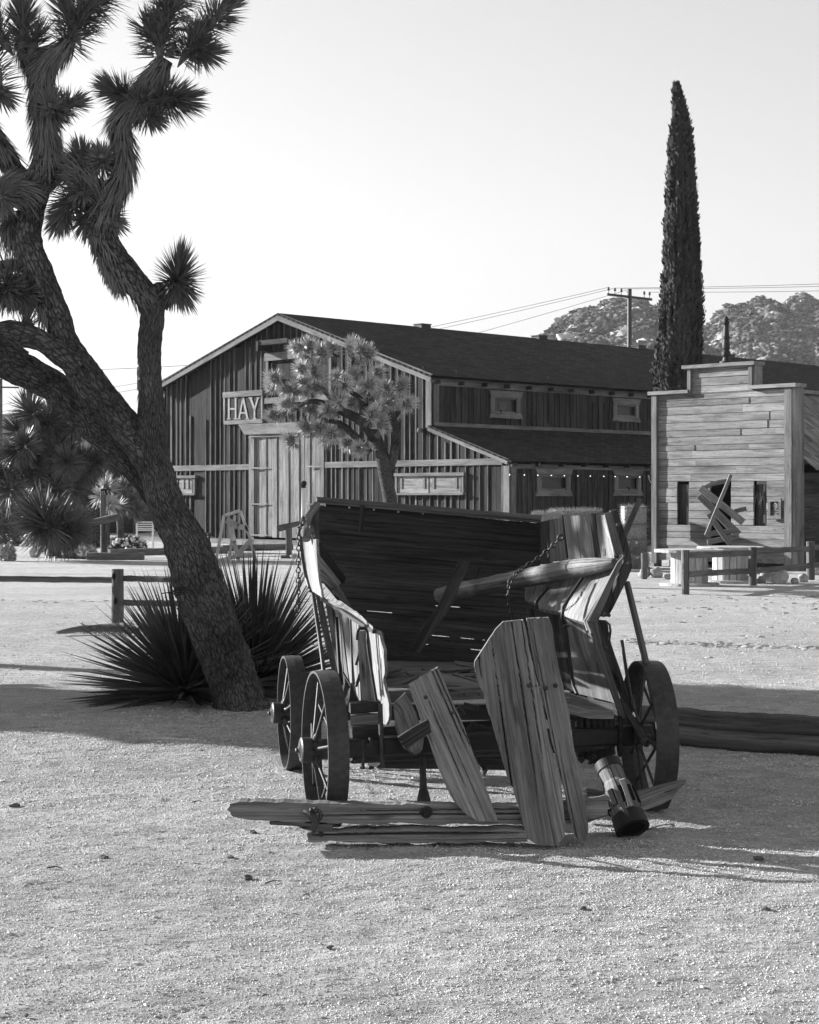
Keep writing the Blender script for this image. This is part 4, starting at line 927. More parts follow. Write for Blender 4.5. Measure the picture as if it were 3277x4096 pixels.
# pale joshua tree before the barn gable
def mid_joshua():
    Y = 33.0; T = thing('joshua_tree', 'smaller many-headed joshua tree in front of the barn doors', 'tree', V(((1568 - CX) / F * Y, Y, 0)))
    def q_(x, y, d=0): return P(650 + x * .6377, 1200 + y * .6377, Y + d)
    def rr(w_): return w_ / 2 * .6377 / F * Y
    tr = MB(); br = [[(1437, 1650, 110), (1434, 1400, 100), (1430, 1265, 88), (1405, 1130, 86), (1385, 1020, 80), (1370, 940, 80), (1330, 860, 86), (1290, 790, 80), (1210, 735, 62), (1130, 700, 52), (1040, 660, 44), (960, 635, 36), (900, 640, 30)],
          [(1420, 1060, 66), (1455, 960, 62), (1462, 860, 60), (1450, 760, 56), (1430, 690, 46), (1440, 600, 36), (1490, 560, 28)], [(1300, 960, 50), (1240, 880, 46), (1180, 830, 44), (1110, 770, 36), (1010, 760, 28)],
          [(1290, 800, 56), (1270, 700, 46), (1240, 620, 36), (1160, 560, 30), (1130, 500, 26)], [(1130, 700, 40), (1040, 600, 30), (950, 480, 26), (900, 380, 24)], [(1270, 690, 36), (1300, 580, 28), (1340, 470, 22)],
          [(1300, 960, 36), (1250, 950, 30), (1200, 930, 24)], [(1450, 740, 36), (1520, 660, 26), (1570, 610, 20)], [(960, 480, 22), (850, 520, 20), (760, 500, 18), (710, 540, 16)], [(1160, 560, 26), (1190, 420, 22), (1200, 330, 20)], [(900, 640, 26), (800, 700, 22), (720, 720, 18)], [(1010, 760, 26), (930, 820, 22), (850, 850, 18)]]
    for l in br: tr.tube([q_(a, b, rnd.uniform(-.2, .2)) if i > 3 else q_(a, b) for i, (a, b, c) in enumerate(l)], [rr(c) for a, b, c in l], 14, rag=.08, rfreq=3, step=.1)
    obj('trunk', tr, M['bark2'], T)
    cl = [(850, 300), (920, 290), (1000, 325), (1050, 310), (830, 370), (900, 380), (960, 370), (1190, 290), (1240, 310), (1150, 380), (1210, 395), (1290, 335), (725, 430), (700, 490), (750, 500), (820, 480), (880, 500), (840, 560), (900, 570), (960, 545), (690, 545), (725, 600), (800, 620), (860, 640), (700, 722), (760, 700), (850, 700), (930, 680), (1000, 760), (900, 800), (850, 845), (980, 800), (1020, 870), (950, 880), (800, 880), (1100, 490), (1150, 520), (1200, 480), (1250, 550), (1350, 460), (1300, 530), (1230, 610), (1300, 620), (1350, 600), (1360, 680), (1430, 640), (1500, 540), (1585, 600), (1450, 700), (1540, 650), (1320, 720), (1375, 780), (1160, 895), (1235, 930), (1060, 840), (1100, 810), (780, 560), (1080, 430), (1400, 560), (1480, 600), (940, 440), (870, 430), (1270, 460), (780, 650), (1040, 690), (1100, 620), (1180, 640)]
    r_ = random.Random(9); m = MB(); dd = MB(); dk = MB()
    for (x, y) in cl:
        if r_.random() < .2: continue
        dy = r_.uniform(-.8, .8); c = q_(x, y, dy); ax = V(((x - 1150) / 500 + r_.uniform(-.5, .3), r_.uniform(-1, .5), r_.uniform(-.1, .8) + (650 - y) / 900)).normalized()
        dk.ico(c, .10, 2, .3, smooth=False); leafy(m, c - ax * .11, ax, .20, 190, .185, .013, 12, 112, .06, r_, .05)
        for k in range(18): dd.blade(c - ax * .11, -ax + V((r_.uniform(-.7, .7), r_.uniform(-.7, .7), r_.uniform(-.9, .1))), .18, .011, CAMN)
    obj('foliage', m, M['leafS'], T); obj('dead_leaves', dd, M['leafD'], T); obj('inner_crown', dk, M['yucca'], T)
mid_joshua()

# dark spiky trees in the left background
def spiky(name, lab, Y, heads, L, w_, trunkpts, seed, mat='leafJ', n=130):
    r_ = random.Random(seed); T = thing(name, lab, 'tree', V(((trunkpts[0][0] - CX) / F * Y, Y, 0)))
    tr = MB(); tr.tube([P(x, y, Y) for x, y, _ in trunkpts], [r / F * Y for _, _, r in trunkpts], 12, rag=.12, rfreq=3, step=.2)
    for (x, y, ax) in heads:
        if r_.random() < .8: k = min(range(len(trunkpts)), key=lambda i: (trunkpts[i][0] - x) ** 2 + (trunkpts[i][1] - y) ** 2); tr.tube([P(trunkpts[k][0], trunkpts[k][1], Y), P((x + trunkpts[k][0]) / 2, (y + trunkpts[k][1]) / 2 + 10, Y), P(x, y, Y - .2)], [.16, .12, .08], 8)
    obj('trunk', tr, M['bark'], T); m = MB(); dd = MB()
    for (x, y, ax) in heads:
        c = P(x, y, Y + r_.uniform(-.8, .8)); a = V(ax).normalized(); leafy(m, c - a * .15, a, .25, n, L * r_.uniform(.85, 1.1), w_, 14, 112, .07, r_, .15)
        for k in range(n // 4): dd.blade(c, -a * .5 + V((r_.uniform(-.9, .9), r_.uniform(-.7, .7), r_.uniform(-1.3, -.2))), L * .8, w_, CAMN, .1)
    obj('foliage', m, M[mat], T); obj('dead_leaves', dd, M['leafD'], T); return T
hd = [(130, 1650, (-.1, 0, 1)), (110, 1632, (.2, 0, 1)), (165, 1705, (.2, -.9, .3)), (80, 1730, (-.6, -.3, .5)), (200, 1690, (.6, -.2, .7)), (245, 1740, (.5, -.3, .6)), (240, 1800, (.7, -.5, .1)), (60, 1810, (-.3, -.8, -.1)), (100, 1780, (.0, -.6, .5)), (160, 1800, (.3, -.5, .2)),
      (330, 1872, (.1, -.95, .1)), (330, 1850, (.7, -.4, .3)), (375, 1850, (.9, -.1, .5)), (200, 1890, (-.1, -.7, -.3)), (70, 1850, (.5, -.6, -.4)), (230, 1950, (.1, -.6, -.5)), (290, 1940, (.3, -.7, -.4)), (150, 1920, (-.4, -.6, -.3)), (20, 1900, (-.5, -.5, 0)), (130, 1860, (-.2, -.8, .3)), (270, 1850, (0, -.7, .5)), (40, 1960, (0, -.9, 0)), (300, 1700, (.3, 0, .9)), (200, 1640, (.6, 0, .7))]
spiky('joshua_tree', 'dark dense joshua tree behind the left fence with many heads', 46, hd, .62, .04, [(230, 2200, 30), (225, 2100, 30), (215, 1990, 28), (190, 1880, 26), (170, 1780, 22), (130, 1690, 16)], 31, 'yucca', 150)
spiky('yucca_tree', 'low broad yucca under the dark joshua tree with long drooping leaves', 44, [(215, 2110, (0, -.4, 1)), (195, 2105, (-.9, -.4, .35)), (160, 2095, (-1, -.2, .25)), (225, 2115, (.6, -.5, .3)), (215, 2120, (-.1, -.9, .1)), (170, 2060, (-.8, -.2, .6)), (275, 2120, (.8, -.4, .2))], .85, .045, [(215, 2225, 26), (215, 2160, 24), (215, 2120, 18)], 32, 'yucca', 150)
spiky('joshua_tree', 'small joshua tree with a clear trunk behind the sign post', 52, [(480, 1960, (-.2, -.3, 1)), (500, 1950, (.6, -.2, .6)), (455, 2000, (-.8, -.3, .3)), (520, 1990, (.5, -.5, .2)), (470, 2025, (-.3, -.8, 0)), (500, 2020, (.2, -.9, 0)), (545, 2040, (.6, -.3, .3)), (440, 1960, (-.7, 0, .6))], .4, .035, [(482, 2170, 16), (482, 2110, 15), (478, 2050, 17), (485, 2000, 14)], 33, 'leafJ', 100)
spiky('yucca_tree', 'pale fuzzy yucca head beside the small sign post', 50, [(425, 1945, (-.1, -.5, .8)), (400, 1985, (-.2, -.8, .2)), (440, 2015, (.1, -.8, .2))], .38, .03, [(430, 2180, 10), (430, 2060, 9), (425, 1960, 8)], 34, 'leafS', 110)

def bush(lab, px, py, rpx, Y, hpx, n, mat, seed, flowers=0, name='shrub'):
    r_ = random.Random(seed); c = P(px, py, Y); c.z = 0; rx = rpx / F * Y; h = hpx / F * Y; T = thing(name, lab, 'shrub', c); m = MB(); fl = MB()
    for i in range(n):
        a = r_.uniform(0, 6.283); e = r_.random(); q = V((math.cos(a) * rx * r_.random() ** .5, math.sin(a) * rx * .7 * r_.random() ** .5, 0)); z = h * r_.random() * (1 - .5 * (q.length / rx) ** 2); p = c + q + V((0, 0, z))
        m.blade(p, V((r_.uniform(-1, 1), r_.uniform(-1, 1), r_.uniform(-.2, 1.2))), .16 * r_.uniform(.5, 1.2), .045, V((r_.uniform(-1, 1), r_.uniform(-1, 1), .3)))
        if i < flowers: fl.ico(c + q * 1.05 + V((0, -rx * .3, h * r_.uniform(.3, 1))), .05 * r_.uniform(.5, 1.4), 1, .5, freq=2, smooth=False)
    obj('foliage', m, M[mat], T)
    k = MB()
    for i in range(6): k.tube([c + V((0, 0, -.02)), c + V((r_.uniform(-.6, .6) * rx, r_.uniform(-.4, .4) * rx, h * .8))], [.02, .008], 5)
    obj('stems', k, M['bark'], T)
    if flowers: obj('flowers', fl, M['cloth'], T)
bush('flowering shrub bed before the white bench', 520, 2165, 62, 50, 62, 1500, 'bush', 1, 90); bush('flowering shrub with pale blooms left of the bench bed', 455, 2160, 30, 50.5, 50, 700, 'bush', 2, 60)
bush('dry pale bush at the left edge of the yard', 28, 2235, 30, 44, 66, 700, 'leafS', 3); bush('scruffy low shrub under the spiky yucca', 285, 2215, 60, 46, 60, 1300, 'leafD', 4, 30)
bush('dry grassy tuft beside the slanted hitching rail', 350, 2225, 30, 45.5, 50, 700, 'leafS', 5, 40); bush('dark hedge-like shrub behind the dark joshua tree', 330, 2130, 90, 56, 170, 2400, 'bush', 6)
bush('tall dark shrub at the far left behind the low table', 60, 2150, 110, 58, 190, 2600, 'bush', 7)

# ================================================================ left building
LBd = thing('shingled_building', 'low dark building with a shingled roof behind the left yuccas', 'building', V((-14, 80, 0)))
YL = 78; m = MB(); x0 = (-260 - CX) / F * YL; x1 = (566 - CX) / F * YL; zr = HC + (HY - 1655) / F * (YL + 4); ze = HC + (HY - 1800) / F * YL
m.box(V((x0, YL, 0)), V((x1 - x0, 0, 0)), V((0, 5, 0)), V((0, 0, ze - .1)), 2); obj('wall', m, M['dark'], LBd); m = MB()
mb = MB(); slab(V((x0 - .4, YL - .6, ze - .15)), V((x1 + .3, YL - .6, ze - .15)), V((x1 + .3, YL + 4.2, zr)), V((x0 - .4, YL + 4.2, zr)), .12); slab(V((x0 - .4, YL + 4.2, zr)), V((x1 + .3, YL + 4.2, zr)), V((x1 + .3, YL + 9, ze)), V((x0 - .4, YL + 9, ze)), .12); obj('roof', mb, M['shake'], LBd)
m = MB()
for px in (20, 160, 300, 440, 560): x = (px - CX) / F * YL; m.beam(V((x, YL - 1.5, 0)), V((x, YL - 1.5, ze - .2)), .14, .14)
obj('porch_posts', m, M['trim'], LBd)
mb = MB(); slab(V((x0 - .4, YL - 1.8, ze - .45)), V((x1 + .3, YL - 1.8, ze - .45)), V((x1 + .3, YL - .1, ze - .15)), V((x0 - .4, YL - .1, ze - .15)), .08); obj('porch_roof', mb, M['shake'], LBd)
# post with little sign
SP = thing('sign_post', 'slim post with a small lettered sign beside the slanted hitching rail', 'sign', V(((413 - CX) / F * 47.5, 47.5, 0)))
m = MB(); m.beam(V(((413 - CX) / F * 47.5, 47.5, 0)), P(413, 1955, 47.5), .14, .14); obj('post', m, M['grey'], SP)
m = MB(); a = P(404, 1980, 47.4); m.box(a, V((.16, 0, 0)), V((0, .03, 0)), V((0, 0, .17)), 0); obj('sign_plate', m, M['dark'], SP)
def text(s_, size, loc, rot, mat, parent, name='lettering', ex=.004, sxx=1.0):
    cu = bpy.data.curves.new('t', 'FONT'); cu.body = s_; cu.size = size; cu.extrude = ex; to = bpy.data.objects.new('t', cu); sc.collection.objects.link(to)
    me = bpy.data.meshes.new_from_object(to.evaluated_get(bpy.context.evaluated_depsgraph_get())); bpy.data.objects.remove(to)
    me.name = name; me.materials.clear(); me.materials.append(M[mat]); o = bpy.data.objects.new(name, me); sc.collection.objects.link(o); o.rotation_euler = rot; o.scale = (sxx, 1, 1)
    o.parent = parent; o.location = loc - parent.location; return o
text('EL', .13, P(406, 1978, 47.38), (R(90), 0, 0), 'white', SP)
# slanted hitching rail
HRl = thing('hitching_rail', 'slanted dark hitching rail on two short posts left of the bench', 'rail', V(((355 - CX) / F * 45.5, 45.5, 0)))
m = MB(); m.beam(P(345, 2096, 45.5), P(468, 2068, 47.2), .16, .18, rag=.01); obj('rail', m, M['post'], HRl)
for (px, Y_, y1) in ((354, 45.6, 2095), (417, 46.6, 2080)): m = MB(); b_ = P(px, y1, Y_); m.beam(V((b_.x, Y_, 0)), b_, .16, .16, rag=.008); obj('post', m, M['post'], HRl)
for (pa, pb, lab) in (((352, 2212, 45.0), (575, 2222, 45), 'long squared timber edging the yard below the hitching rail'), ((430, 2196, 48), (900, 2186, 50.5), 'long low timber step running behind the big trunk'), ((880, 2180, 52), (1160, 2176, 54), 'low timber step in front of the barn doors')):
    m = MB(); a, b = P(*pa), P(*pb); a.z = b.z = .09; m.beam(a, b, .3, .18, rag=.01); tag(obj('edging_timber', m, M['grey'], base=a), lab, 'timber', 'edging timbers of the yard')
# slab table on stones, bench, planters
TB = thing('slab_bench', 'low plank bench on round stone feet at the far left yard', 'bench', V(((210 - CX) / F * 46.5, 46.5, 0)))
m = MB(); m.box(P(122, 2182, 46.5), V((.78, 0, 0)), V((0, .35, 0)), V((0, 0, .06)), 0); obj('seat', m, M['trim'], TB)
for px in (133, 200): m = MB(); m.ico(V(((px - CX) / F * 46.5, 46.6, .14)), .17, 2, .15); obj('leg', m, M['stone'], TB)
for (px, py, r, lab) in ((128, 2206, 9, 'round stone left of the plank bench feet'), (162, 2203, 11, 'larger round stone right under the plank bench'), (250, 2215, 13, 'pale stone by the scruffy yard shrub'), (300, 2190, 12, 'round pale stone behind the yard shrub'), (1173, 2226, 10, 'small pale stone at the foot of the hitching post')):
    m = MB(); c = G(px, py + r); m.ico(V((c.x, c.y, r / F * c.y)), r / F * c.y, 3, .18, (1.2, 1, .9)); tag(obj('rock', m, M['stone'], base=V((c.x, c.y, 0))), lab, 'rock', 'rocks of the yard')
BN = thing('garden_bench', 'white slatted bench behind the flowering shrubs', 'bench', V(((575 - CX) / F * 53, 53, 0)))
for i in range(4): m = MB(); m.box(P(550, 2112 - i * 9 + 6, 53), V((.5, 0, 0)), V((0, .02, 0)), V((0, 0, .04)), 0); obj('back_slat', m, M['white'], BN)
for i in range(2): m = MB(); m.box(P(546, 2124, 52.6 + i * .18), V((.54, 0, 0)), V((0, .12, 0)), V((0, 0, .03)), 0); obj('seat_slat', m, M['white'], BN)
for px in (548, 612): m = MB(); q = P(px, 2092, 53); m.beam(V((q.x, 53, 0)), q, .05, .05); obj('leg', m, M['white'], BN)
PL = thing('planter_box', 'dark tapered planter lettered US standing by the barn wall', 'planter', V(((815 - CX) / F * 57, 57, 0)))
m = MB(); a = [P(803, 2171, 57), P(832, 2171, 57), P(842, 2131, 57), P(793, 2131, 57)]; m.prism(a, V((0, .35, 0)), V((1, 0, 0))); obj('box', m, M['dark'], PL); text('US', .19, P(801, 2152, 56.98), (R(90), 0, 0), 'white', PL, sxx=1.2)
m = MB(); [m.box(P(803, 2160 + q * 5, 56.98), V((.22, 0, 0)), V((0, .01, 0)), V((0, 0, .015))) for q in range(1)]; obj('stripe', m, M['white'], PL)
# pale wooden frame (old wagon box ends)
WF = thing('wooden_trestle', 'pale leaning wooden frame of crossed rails in the yard before the barn', 'frame', V(((950 - CX) / F * 43, 43, 0)))
z3 = lambda x, y: (380 + x * .5333, 1850 + y * .5333)
for (a, b, w_, Y_) in (((968, 400), (905, 760), .075, 43), ((968, 398), (1090, 360), .08, 43), ((1090, 362), (1172, 590), .07, 43.1), ((1168, 590), (1216, 775), .07, 43.1), ((1050, 395), (1005, 740), .07, 43.4), ((985, 430), (1075, 480), .15, 43.1), ((1070, 475), (1160, 500), .13, 43.1), ((1020, 480), (1045, 600), .12, 42.9), ((1043, 590), (1075, 720), .10, 42.9), ((1070, 710), (1110, 840), .10, 42.9), ((1180, 575), (1070, 690), .12, 43.2), ((915, 745), (1060, 700), .1, 43), ((1055, 705), (1200, 700), .09, 43)):
    m = MB(); m.beam(P(*z3(*a), Y_), P(*z3(*b), Y_), w_, .05, up=V((0, 1, 0))); obj('rail', m, M['spool'], WF)
# T shaped hitching post
HP = thing('hitching_post', 'short post carrying a slanted thick board right of the barn doors', 'post', V(((1157 - CX) / F * 46, 46, 0)))
m = MB(); m.board([(P(1106, 2106, 46), P(1112, 2128, 46)), (P(1115, 2100, 46), P(1122, 2126, 46)), (P(1205, 2082, 46.4), P(1205, 2100, 46.4))], .12, CAMN, nv=3, step=.1); obj('top_board', m, M['post'], HP); m = MB(); q = P(1156, 2112, 46.1); m.beam(V((q.x, 46.1, 0)), q, .16, .16, rag=.006); obj('post', m, M['post'], HP)
m = MB(); m.box(V((q.x - .2, 45.9, 0)), V((.4, 0, 0)), V((0, .4, 0)), V((0, 0, .08))); obj('foot', m, M['post'], HP)
SGN = thing('sign_gantry', 'tall thin post with a cross rail at the far left edge of the picture', 'post', V(((-2 - CX) / F * 62, 62, 0)))
m = MB(); q = P(0, 1515, 62); m.beam(V((q.x, 62, 0)), q, .15, .15); obj('post', m, M['post'], SGN); m = MB(); m.beam(P(-120, 1547, 62), P(75, 1550, 62), .06, .06); obj('cross_rail', m, M['post'], SGN)

# ================================================================ fences
def fence_post(m, px, ytop, Y, w_, rag=.006): q = P(px, ytop, Y); m.beam(V((q.x, Y, -.05)), q, w_, w_, rag=rag, cham=.18)
FL = thing('rail_fence', 'split rail fence with one notched post left of the big tree', 'fence', V(((472 - CX) / F * 21.3, 21.3, 0)))
m = MB(); fence_post(m, 471, 2276, 21.35, .135); obj('post', m, M['post'], FL)
m = MB(); m.torus(P(455, 2306, 21.26), V((.4, 0, 0)), ZUP, .03, .014, 10, 5); m.torus(P(461, 2403, 21.26), V((.4, 0, 0)), ZUP, .03, .014, 10, 5); obj('notch', m, M['black'], FL)
for (a, b, w_) in (((-300, 2312, 21.5), (455, 2320, 21.45), .07), ((488, 2314, 21.4), (800, 2320, 20.9), .07), ((488, 2411, 21.4), (800, 2418, 20.9), .07)):
    m = MB(); m.beam(P(*a), P(*b), .06, w_, rag=.012, cham=.3); obj('rail', m, M['post'], FL)
FR = thing('rail_fence', 'weathered rail fence with spaced posts before the false-front house', 'fence', V(((2740 - CX) / F * 28.9, 28.9, 0)))
ps = [(2577, 2212, 34.3, .11), (2742, 2200, 28.9, .12), (3012, 2188, 31.8, .13), (3243, 2166, 34.0, .15), (3500, 2150, 36, .15)]
for (px, yt, Y, w_) in ps: m = MB(); fence_post(m, px, yt, Y, w_); obj('post', m, M['post'], FR)
for i, (ya, yb, yc, yd) in ((1, (2222, 2212, 2297, 2283)), (2, (2203, 2196, 2285, 2262)), (3, (2190, 2185, 2262, 2250))):
    for (u, v) in ((ya, yb), (yc, yd)): m = MB(); m.beam(P(ps[i][0], u, ps[i][2]), P(ps[i + 1][0], v, ps[i + 1][2]), .05, .10, rag=.012, cham=.3); obj('rail', m, M['post'], FR)
# ================================================================ cable spool tables
def spool(lab, px, base, dw, top):
    Y = HC * F / (base - HY); c = V(((px - CX) / F * Y, Y, 0)); k = Y / F; T = thing('spool_table', lab, 'table', c, 'cable spool tables')
    Rr = dw / 2 * k; h = (base - top) * k; r2 = Rr * .5
    for z, nm in ((h - .05, 'tabletop'), (.0, 'base_disc')):
        m = MB(); nb = 7; rr = Rr if z else Rr * .85
        for i in range(nb):
            y0 = -rr + 2 * rr * i / nb; y1 = y0 + 2 * rr / nb - .006; poly = []
            for y in (y0, y1): pass
            xa0 = math.sqrt(max(0, rr * rr - y0 * y0)); xa1 = math.sqrt(max(0, rr * rr - y1 * y1)); ym = (y0 + y1) / 2; xm = math.sqrt(max(0, rr * rr - ym * ym))
            m.prism([c + V((-xa0, y0, z)), c + V((xa0, y0, z)), c + V((xm, ym, z)), c + V((xa1, y1, z)), c + V((-xa1, y1, z)), c + V((-xm, ym, z))], V((0, 0, .05)), V((1, 0, 0)))
        obj(nm, m, M['spool'], T)
    m = MB(); n_ = 16
    for i in range(n_):
        a = 2 * math.pi * i / n_; m.beam(c + V((math.cos(a) * r2, math.sin(a) * r2, .05)), c + V((math.cos(a) * r2, math.sin(a) * r2, h - .05)), 2 * math.pi * r2 / n_ - .006, .03, up=V((math.cos(a), math.sin(a), 0)))
    obj('drum', m, M['spool'], T); return c, Y
c1, Y1 = spool('cable spool table nearest the camera behind the rail fence', 2758, 2342, 278, 2197); c2, Y2 = spool('cable spool table standing further back beside the boulders', 2921, 2330, 262, 2186)
m = MB(); q = P(2780, 2196, Y1); m.board([(q, q + V((.02, .14, 0))), (q + V((.35, 0, .01)), q + V((.33, .15, .01)))], .03, ZUP, nv=2); tag(obj('loose_plank', m, M['pale'], base=q), 'short bright plank lying on the nearer spool table', 'plank')
for (px, py, r, lab) in ((2625, 2300, 24, 'boulder at the left corner of the false-front house'), (2672, 2308, 14, 'small stone beside the corner boulder'), (2578, 2300, 22, 'stone behind the lone short fence post'), (3074, 2316, 27, 'boulder second from right of the pair by the fence'), (3121, 2324, 31, 'largest pale boulder in front of the house corner'), (3047, 2322, 16, 'small stone left of the boulder pair'), (2992, 2322, 17, 'bright stone just left of the middle fence post'), (3215, 2318, 20, 'flat stone near the right fence post'), (3180, 2326, 14, 'small stone at the foot of the pale corner board'), (3268, 2290, 22, 'pale stone at the right edge beyond the fence')):
    m = MB(); c = G(px, py + r * .2 + 6); rr = r / F * c.y; m.ico(V((c.x, c.y, rr * .75)), rr, 3, .22, (1.1, .9, .92), 1.1, True); tag(obj('rock', m, M['stone'], base=V((c.x, c.y, 0))), lab, 'rock', 'rocks around the false-front house')
# ================================================================ hay
def bale(lab, c, dx, dy, dz, n=1400, loose=0):
    m = MB(); T = thing('hay_bale', lab, 'hay bale', c + dx * .5 + dy * .5, 'hay bales stacked by the lean-to'); r_ = random.Random(int(c.x * 999)); NX = 14; nn = [dx, dy, dz]
    def face(o, a, b, n_):
        vs = []; 
        for j in range(7):
            for i in range(NX + 1):
                p = o + a * i / NX + b * j / 6; k = .022 * noise.noise(p * 9) - .03 * (1 - min(1, 4 * min(i / NX, 1 - i / NX, j / 6, 1 - j / 6)))
                vs.append(p + n_ * k)
        fs = [(j * (NX + 1) + i, j * (NX + 1) + i + 1, (j + 1) * (NX + 1) + i + 1, (j + 1) * (NX + 1) + i) for j in range(6) for i in range(NX)]
        m.add(vs, fs, [[(0, 0)] * 4] * len(fs), True)
    h = V((0, 0, dz)); nx = dx.normalized(); ny = dy.normalized()
    face(c, dx, h, -ny); face(c + dy, dx, h, ny); face(c, dy, h, -nx); face(c + dx, dy, h, nx); face(c + h, dx, dy, ZUP); face(c, dx, dy, -ZUP)
    obj('bale', m, M['hay'], T); s_ = MB()
    for i in range(n):
        f = r_.choice((0, 1, 1, 2, 3)); u, v = r_.random(), r_.random()
        if f == 0: p = c + dx * u + h * v; nn_ = -ny
        elif f == 1: p = c + h + dx * u + dy * v; nn_ = ZUP
        elif f == 2: p = c + dy * u + h * v; nn_ = -nx
        else: p = c + dx + dy * u + h * v; nn_ = nx
        d = nn_ * r_.uniform(.1, .8) + V((r_.uniform(-1, 1), r_.uniform(-1, 1), r_.uniform(-1, 1) - loose)); s_.blade(p, d, r_.uniform(.05, .12) * (1 + loose), .007, nn_)
    obj('straw', s_, M['hay'], T)
YB = 38.5; bx = lambda px, py: P(px, py, YB); B1 = V((1.05, .12, 0)); B2_ = V((-.05, .5, 0)); bh = .42
k = YB / F
bale('hay bale topmost of the stack behind the wagon rail', V((bx(2225, 0).x, YB, HC - (2070 - HY) * k)), V((1.0, .05, 0)), V((-.1, 1.0, 0)), .16)
bale('hay bale in the stack behind the splintered side boards', V((bx(2275, 0).x, YB - .3, .76)), V((1.1, .05, 0)), V((0, .5, 0)), .38); bale('low hay bale beneath the boards of the wagon', V((bx(2290, 0).x, YB - .35, .38)), V((1.1, .05, 0)), V((0, .5, 0)), .38); bale('ground hay bale hidden mostly by the wagon side', V((bx(2290, 0).x, YB - .4, 0)), V((1.1, .05, 0)), V((0, .5, 0)), .38)
bale('flat hay bale at the left end of the stack over the rail', V((bx(2130, 0).x, YB - .5, HC - (2090 - HY) * k)), V((.62, .05, 0)), V((0, .5, 0)), .2)
bale('hay bale against the corner board of the house, top', V((bx(2522, 0).x, 39.5, .98)), V((.5, .02, 0)), V((0, .9, 0)), .42, 500); bale('hay bale against the corner board of the house, second', V((bx(2490, 0).x, 39.4, .62)), V((.66, .02, 0)), V((0, .9, 0)), .35, 500)
bale('loose shaggy hay bale near the ground behind the brace rod', V((bx(2490, 0).x, 39.2, .30)), V((.62, .02, 0)), V((0, .9, 0)), .34, 2600, 1.0); bale('shaggy broken hay bale resting on the ground by the boulders', V((bx(2490, 0).x, 39.0, 0)), V((.62, .02, 0)), V((0, .9, 0)), .32, 2600, 1.0)
# ================================================================ fallen branch, far log pair
m = MB(); a, b, c, d = G(228, 2545), G(330, 2540), G(520, 2542), G(640, 2560); a.z = .04; b.z = .07; c.z = .09; d.z = .05
m.tube([a, b, c, d], [.02, .04, .06, .05], 10, rag=.2, step=.05); r_ = random.Random(2)
for i in range(150): f = r_.random(); p = a.lerp(d, .25 + .75 * f) + V((0, 0, .08)); m.blade(p, V((r_.uniform(-1, 1), r_.uniform(-.6, .6), r_.uniform(-1, .3))), .12, .012, CAMN)
tag(obj('fallen_branch', m, M['grey'], base=a), 'fallen shaggy joshua branch lying on the sand left of the yucca', 'branch')
for (pa, pb, r, lab) in (((2540, 2864, 11.52), (3420, 2922, 10.86), .070, 'upper weathered log of the pair right of the wagon'), ((2540, 2934, 11.44), (3420, 3000, 10.78), .064, 'lower dark log of the pair right of the wagon')):
    a, b = P(*pa), P(*pb); m = MB(); m.tube([a.lerp(b, i / 5) + V((0, 0, .006 * math.sin(i * 2))) for i in range(6)], [r, r * 1.03, r, r * 1.05, r * .97, r], 40, rag=.06, rfreq=9, step=.025); tag(obj('log', m, M['log'], base=V((a.x, a.y, 0))), lab, 'log', 'log pair beside the wagon')
# ================================================================ trees out of frame on the left (their shade falls into the picture)
def shade_tree(lab, c, H, Rw, n, seed, z0=.2, top=1.0):
    r_ = random.Random(seed); T = thing('juniper_tree', lab, 'tree', c, 'trees left of the yard'); m = MB(); k = MB(); k.tube([c, c + V((.1, 0, H * .5)), c + V((0, .1, H * .9))], [.22, .15, .04], 10, rag=.1); obj('trunk', k, M['bark'], T)
    for i in range(n):
        z = z0 + (H - z0) * r_.random(); f = (z - z0) / (H - z0); rr = Rw * (1 + (top - 1) * min(1, max(0, (f - .49) / .06))) * (math.sin(min(1, f * 1.2 + .35) * math.pi * .5) if f < .5 else 1 - (f - .5) ** 2 * 1.6) * r_.random() ** .35; a = r_.uniform(0, 6.283); p = c + V((math.cos(a) * rr, math.sin(a) * rr, z))
        d = V((r_.uniform(-1, 1), r_.uniform(-1, 1), r_.uniform(-.5, 1))); m.blade(p, d, .35, .16, V((r_.uniform(-1, 1), r_.uniform(-1, 1), r_.uniform(-1, 1))))
    obj('foliage', m, M['bush'], T)
ush = V((-sdir.x, -sdir.y, 0)).normalized(); side = V((-ush.y, ush.x, 0))
shade_tree('broad juniper tree standing left of the yard', V((-2.95, 13.45, 0)) - ush * 7.5, 8.0, 1.25, 6500, 41, .2, 1.6)
shade_tree('second juniper tree further from the big joshua tree', V((1.2, 14.1, 0)) - ush * 13.0, 6.4, 1.4, 3600, 42, 3.4)
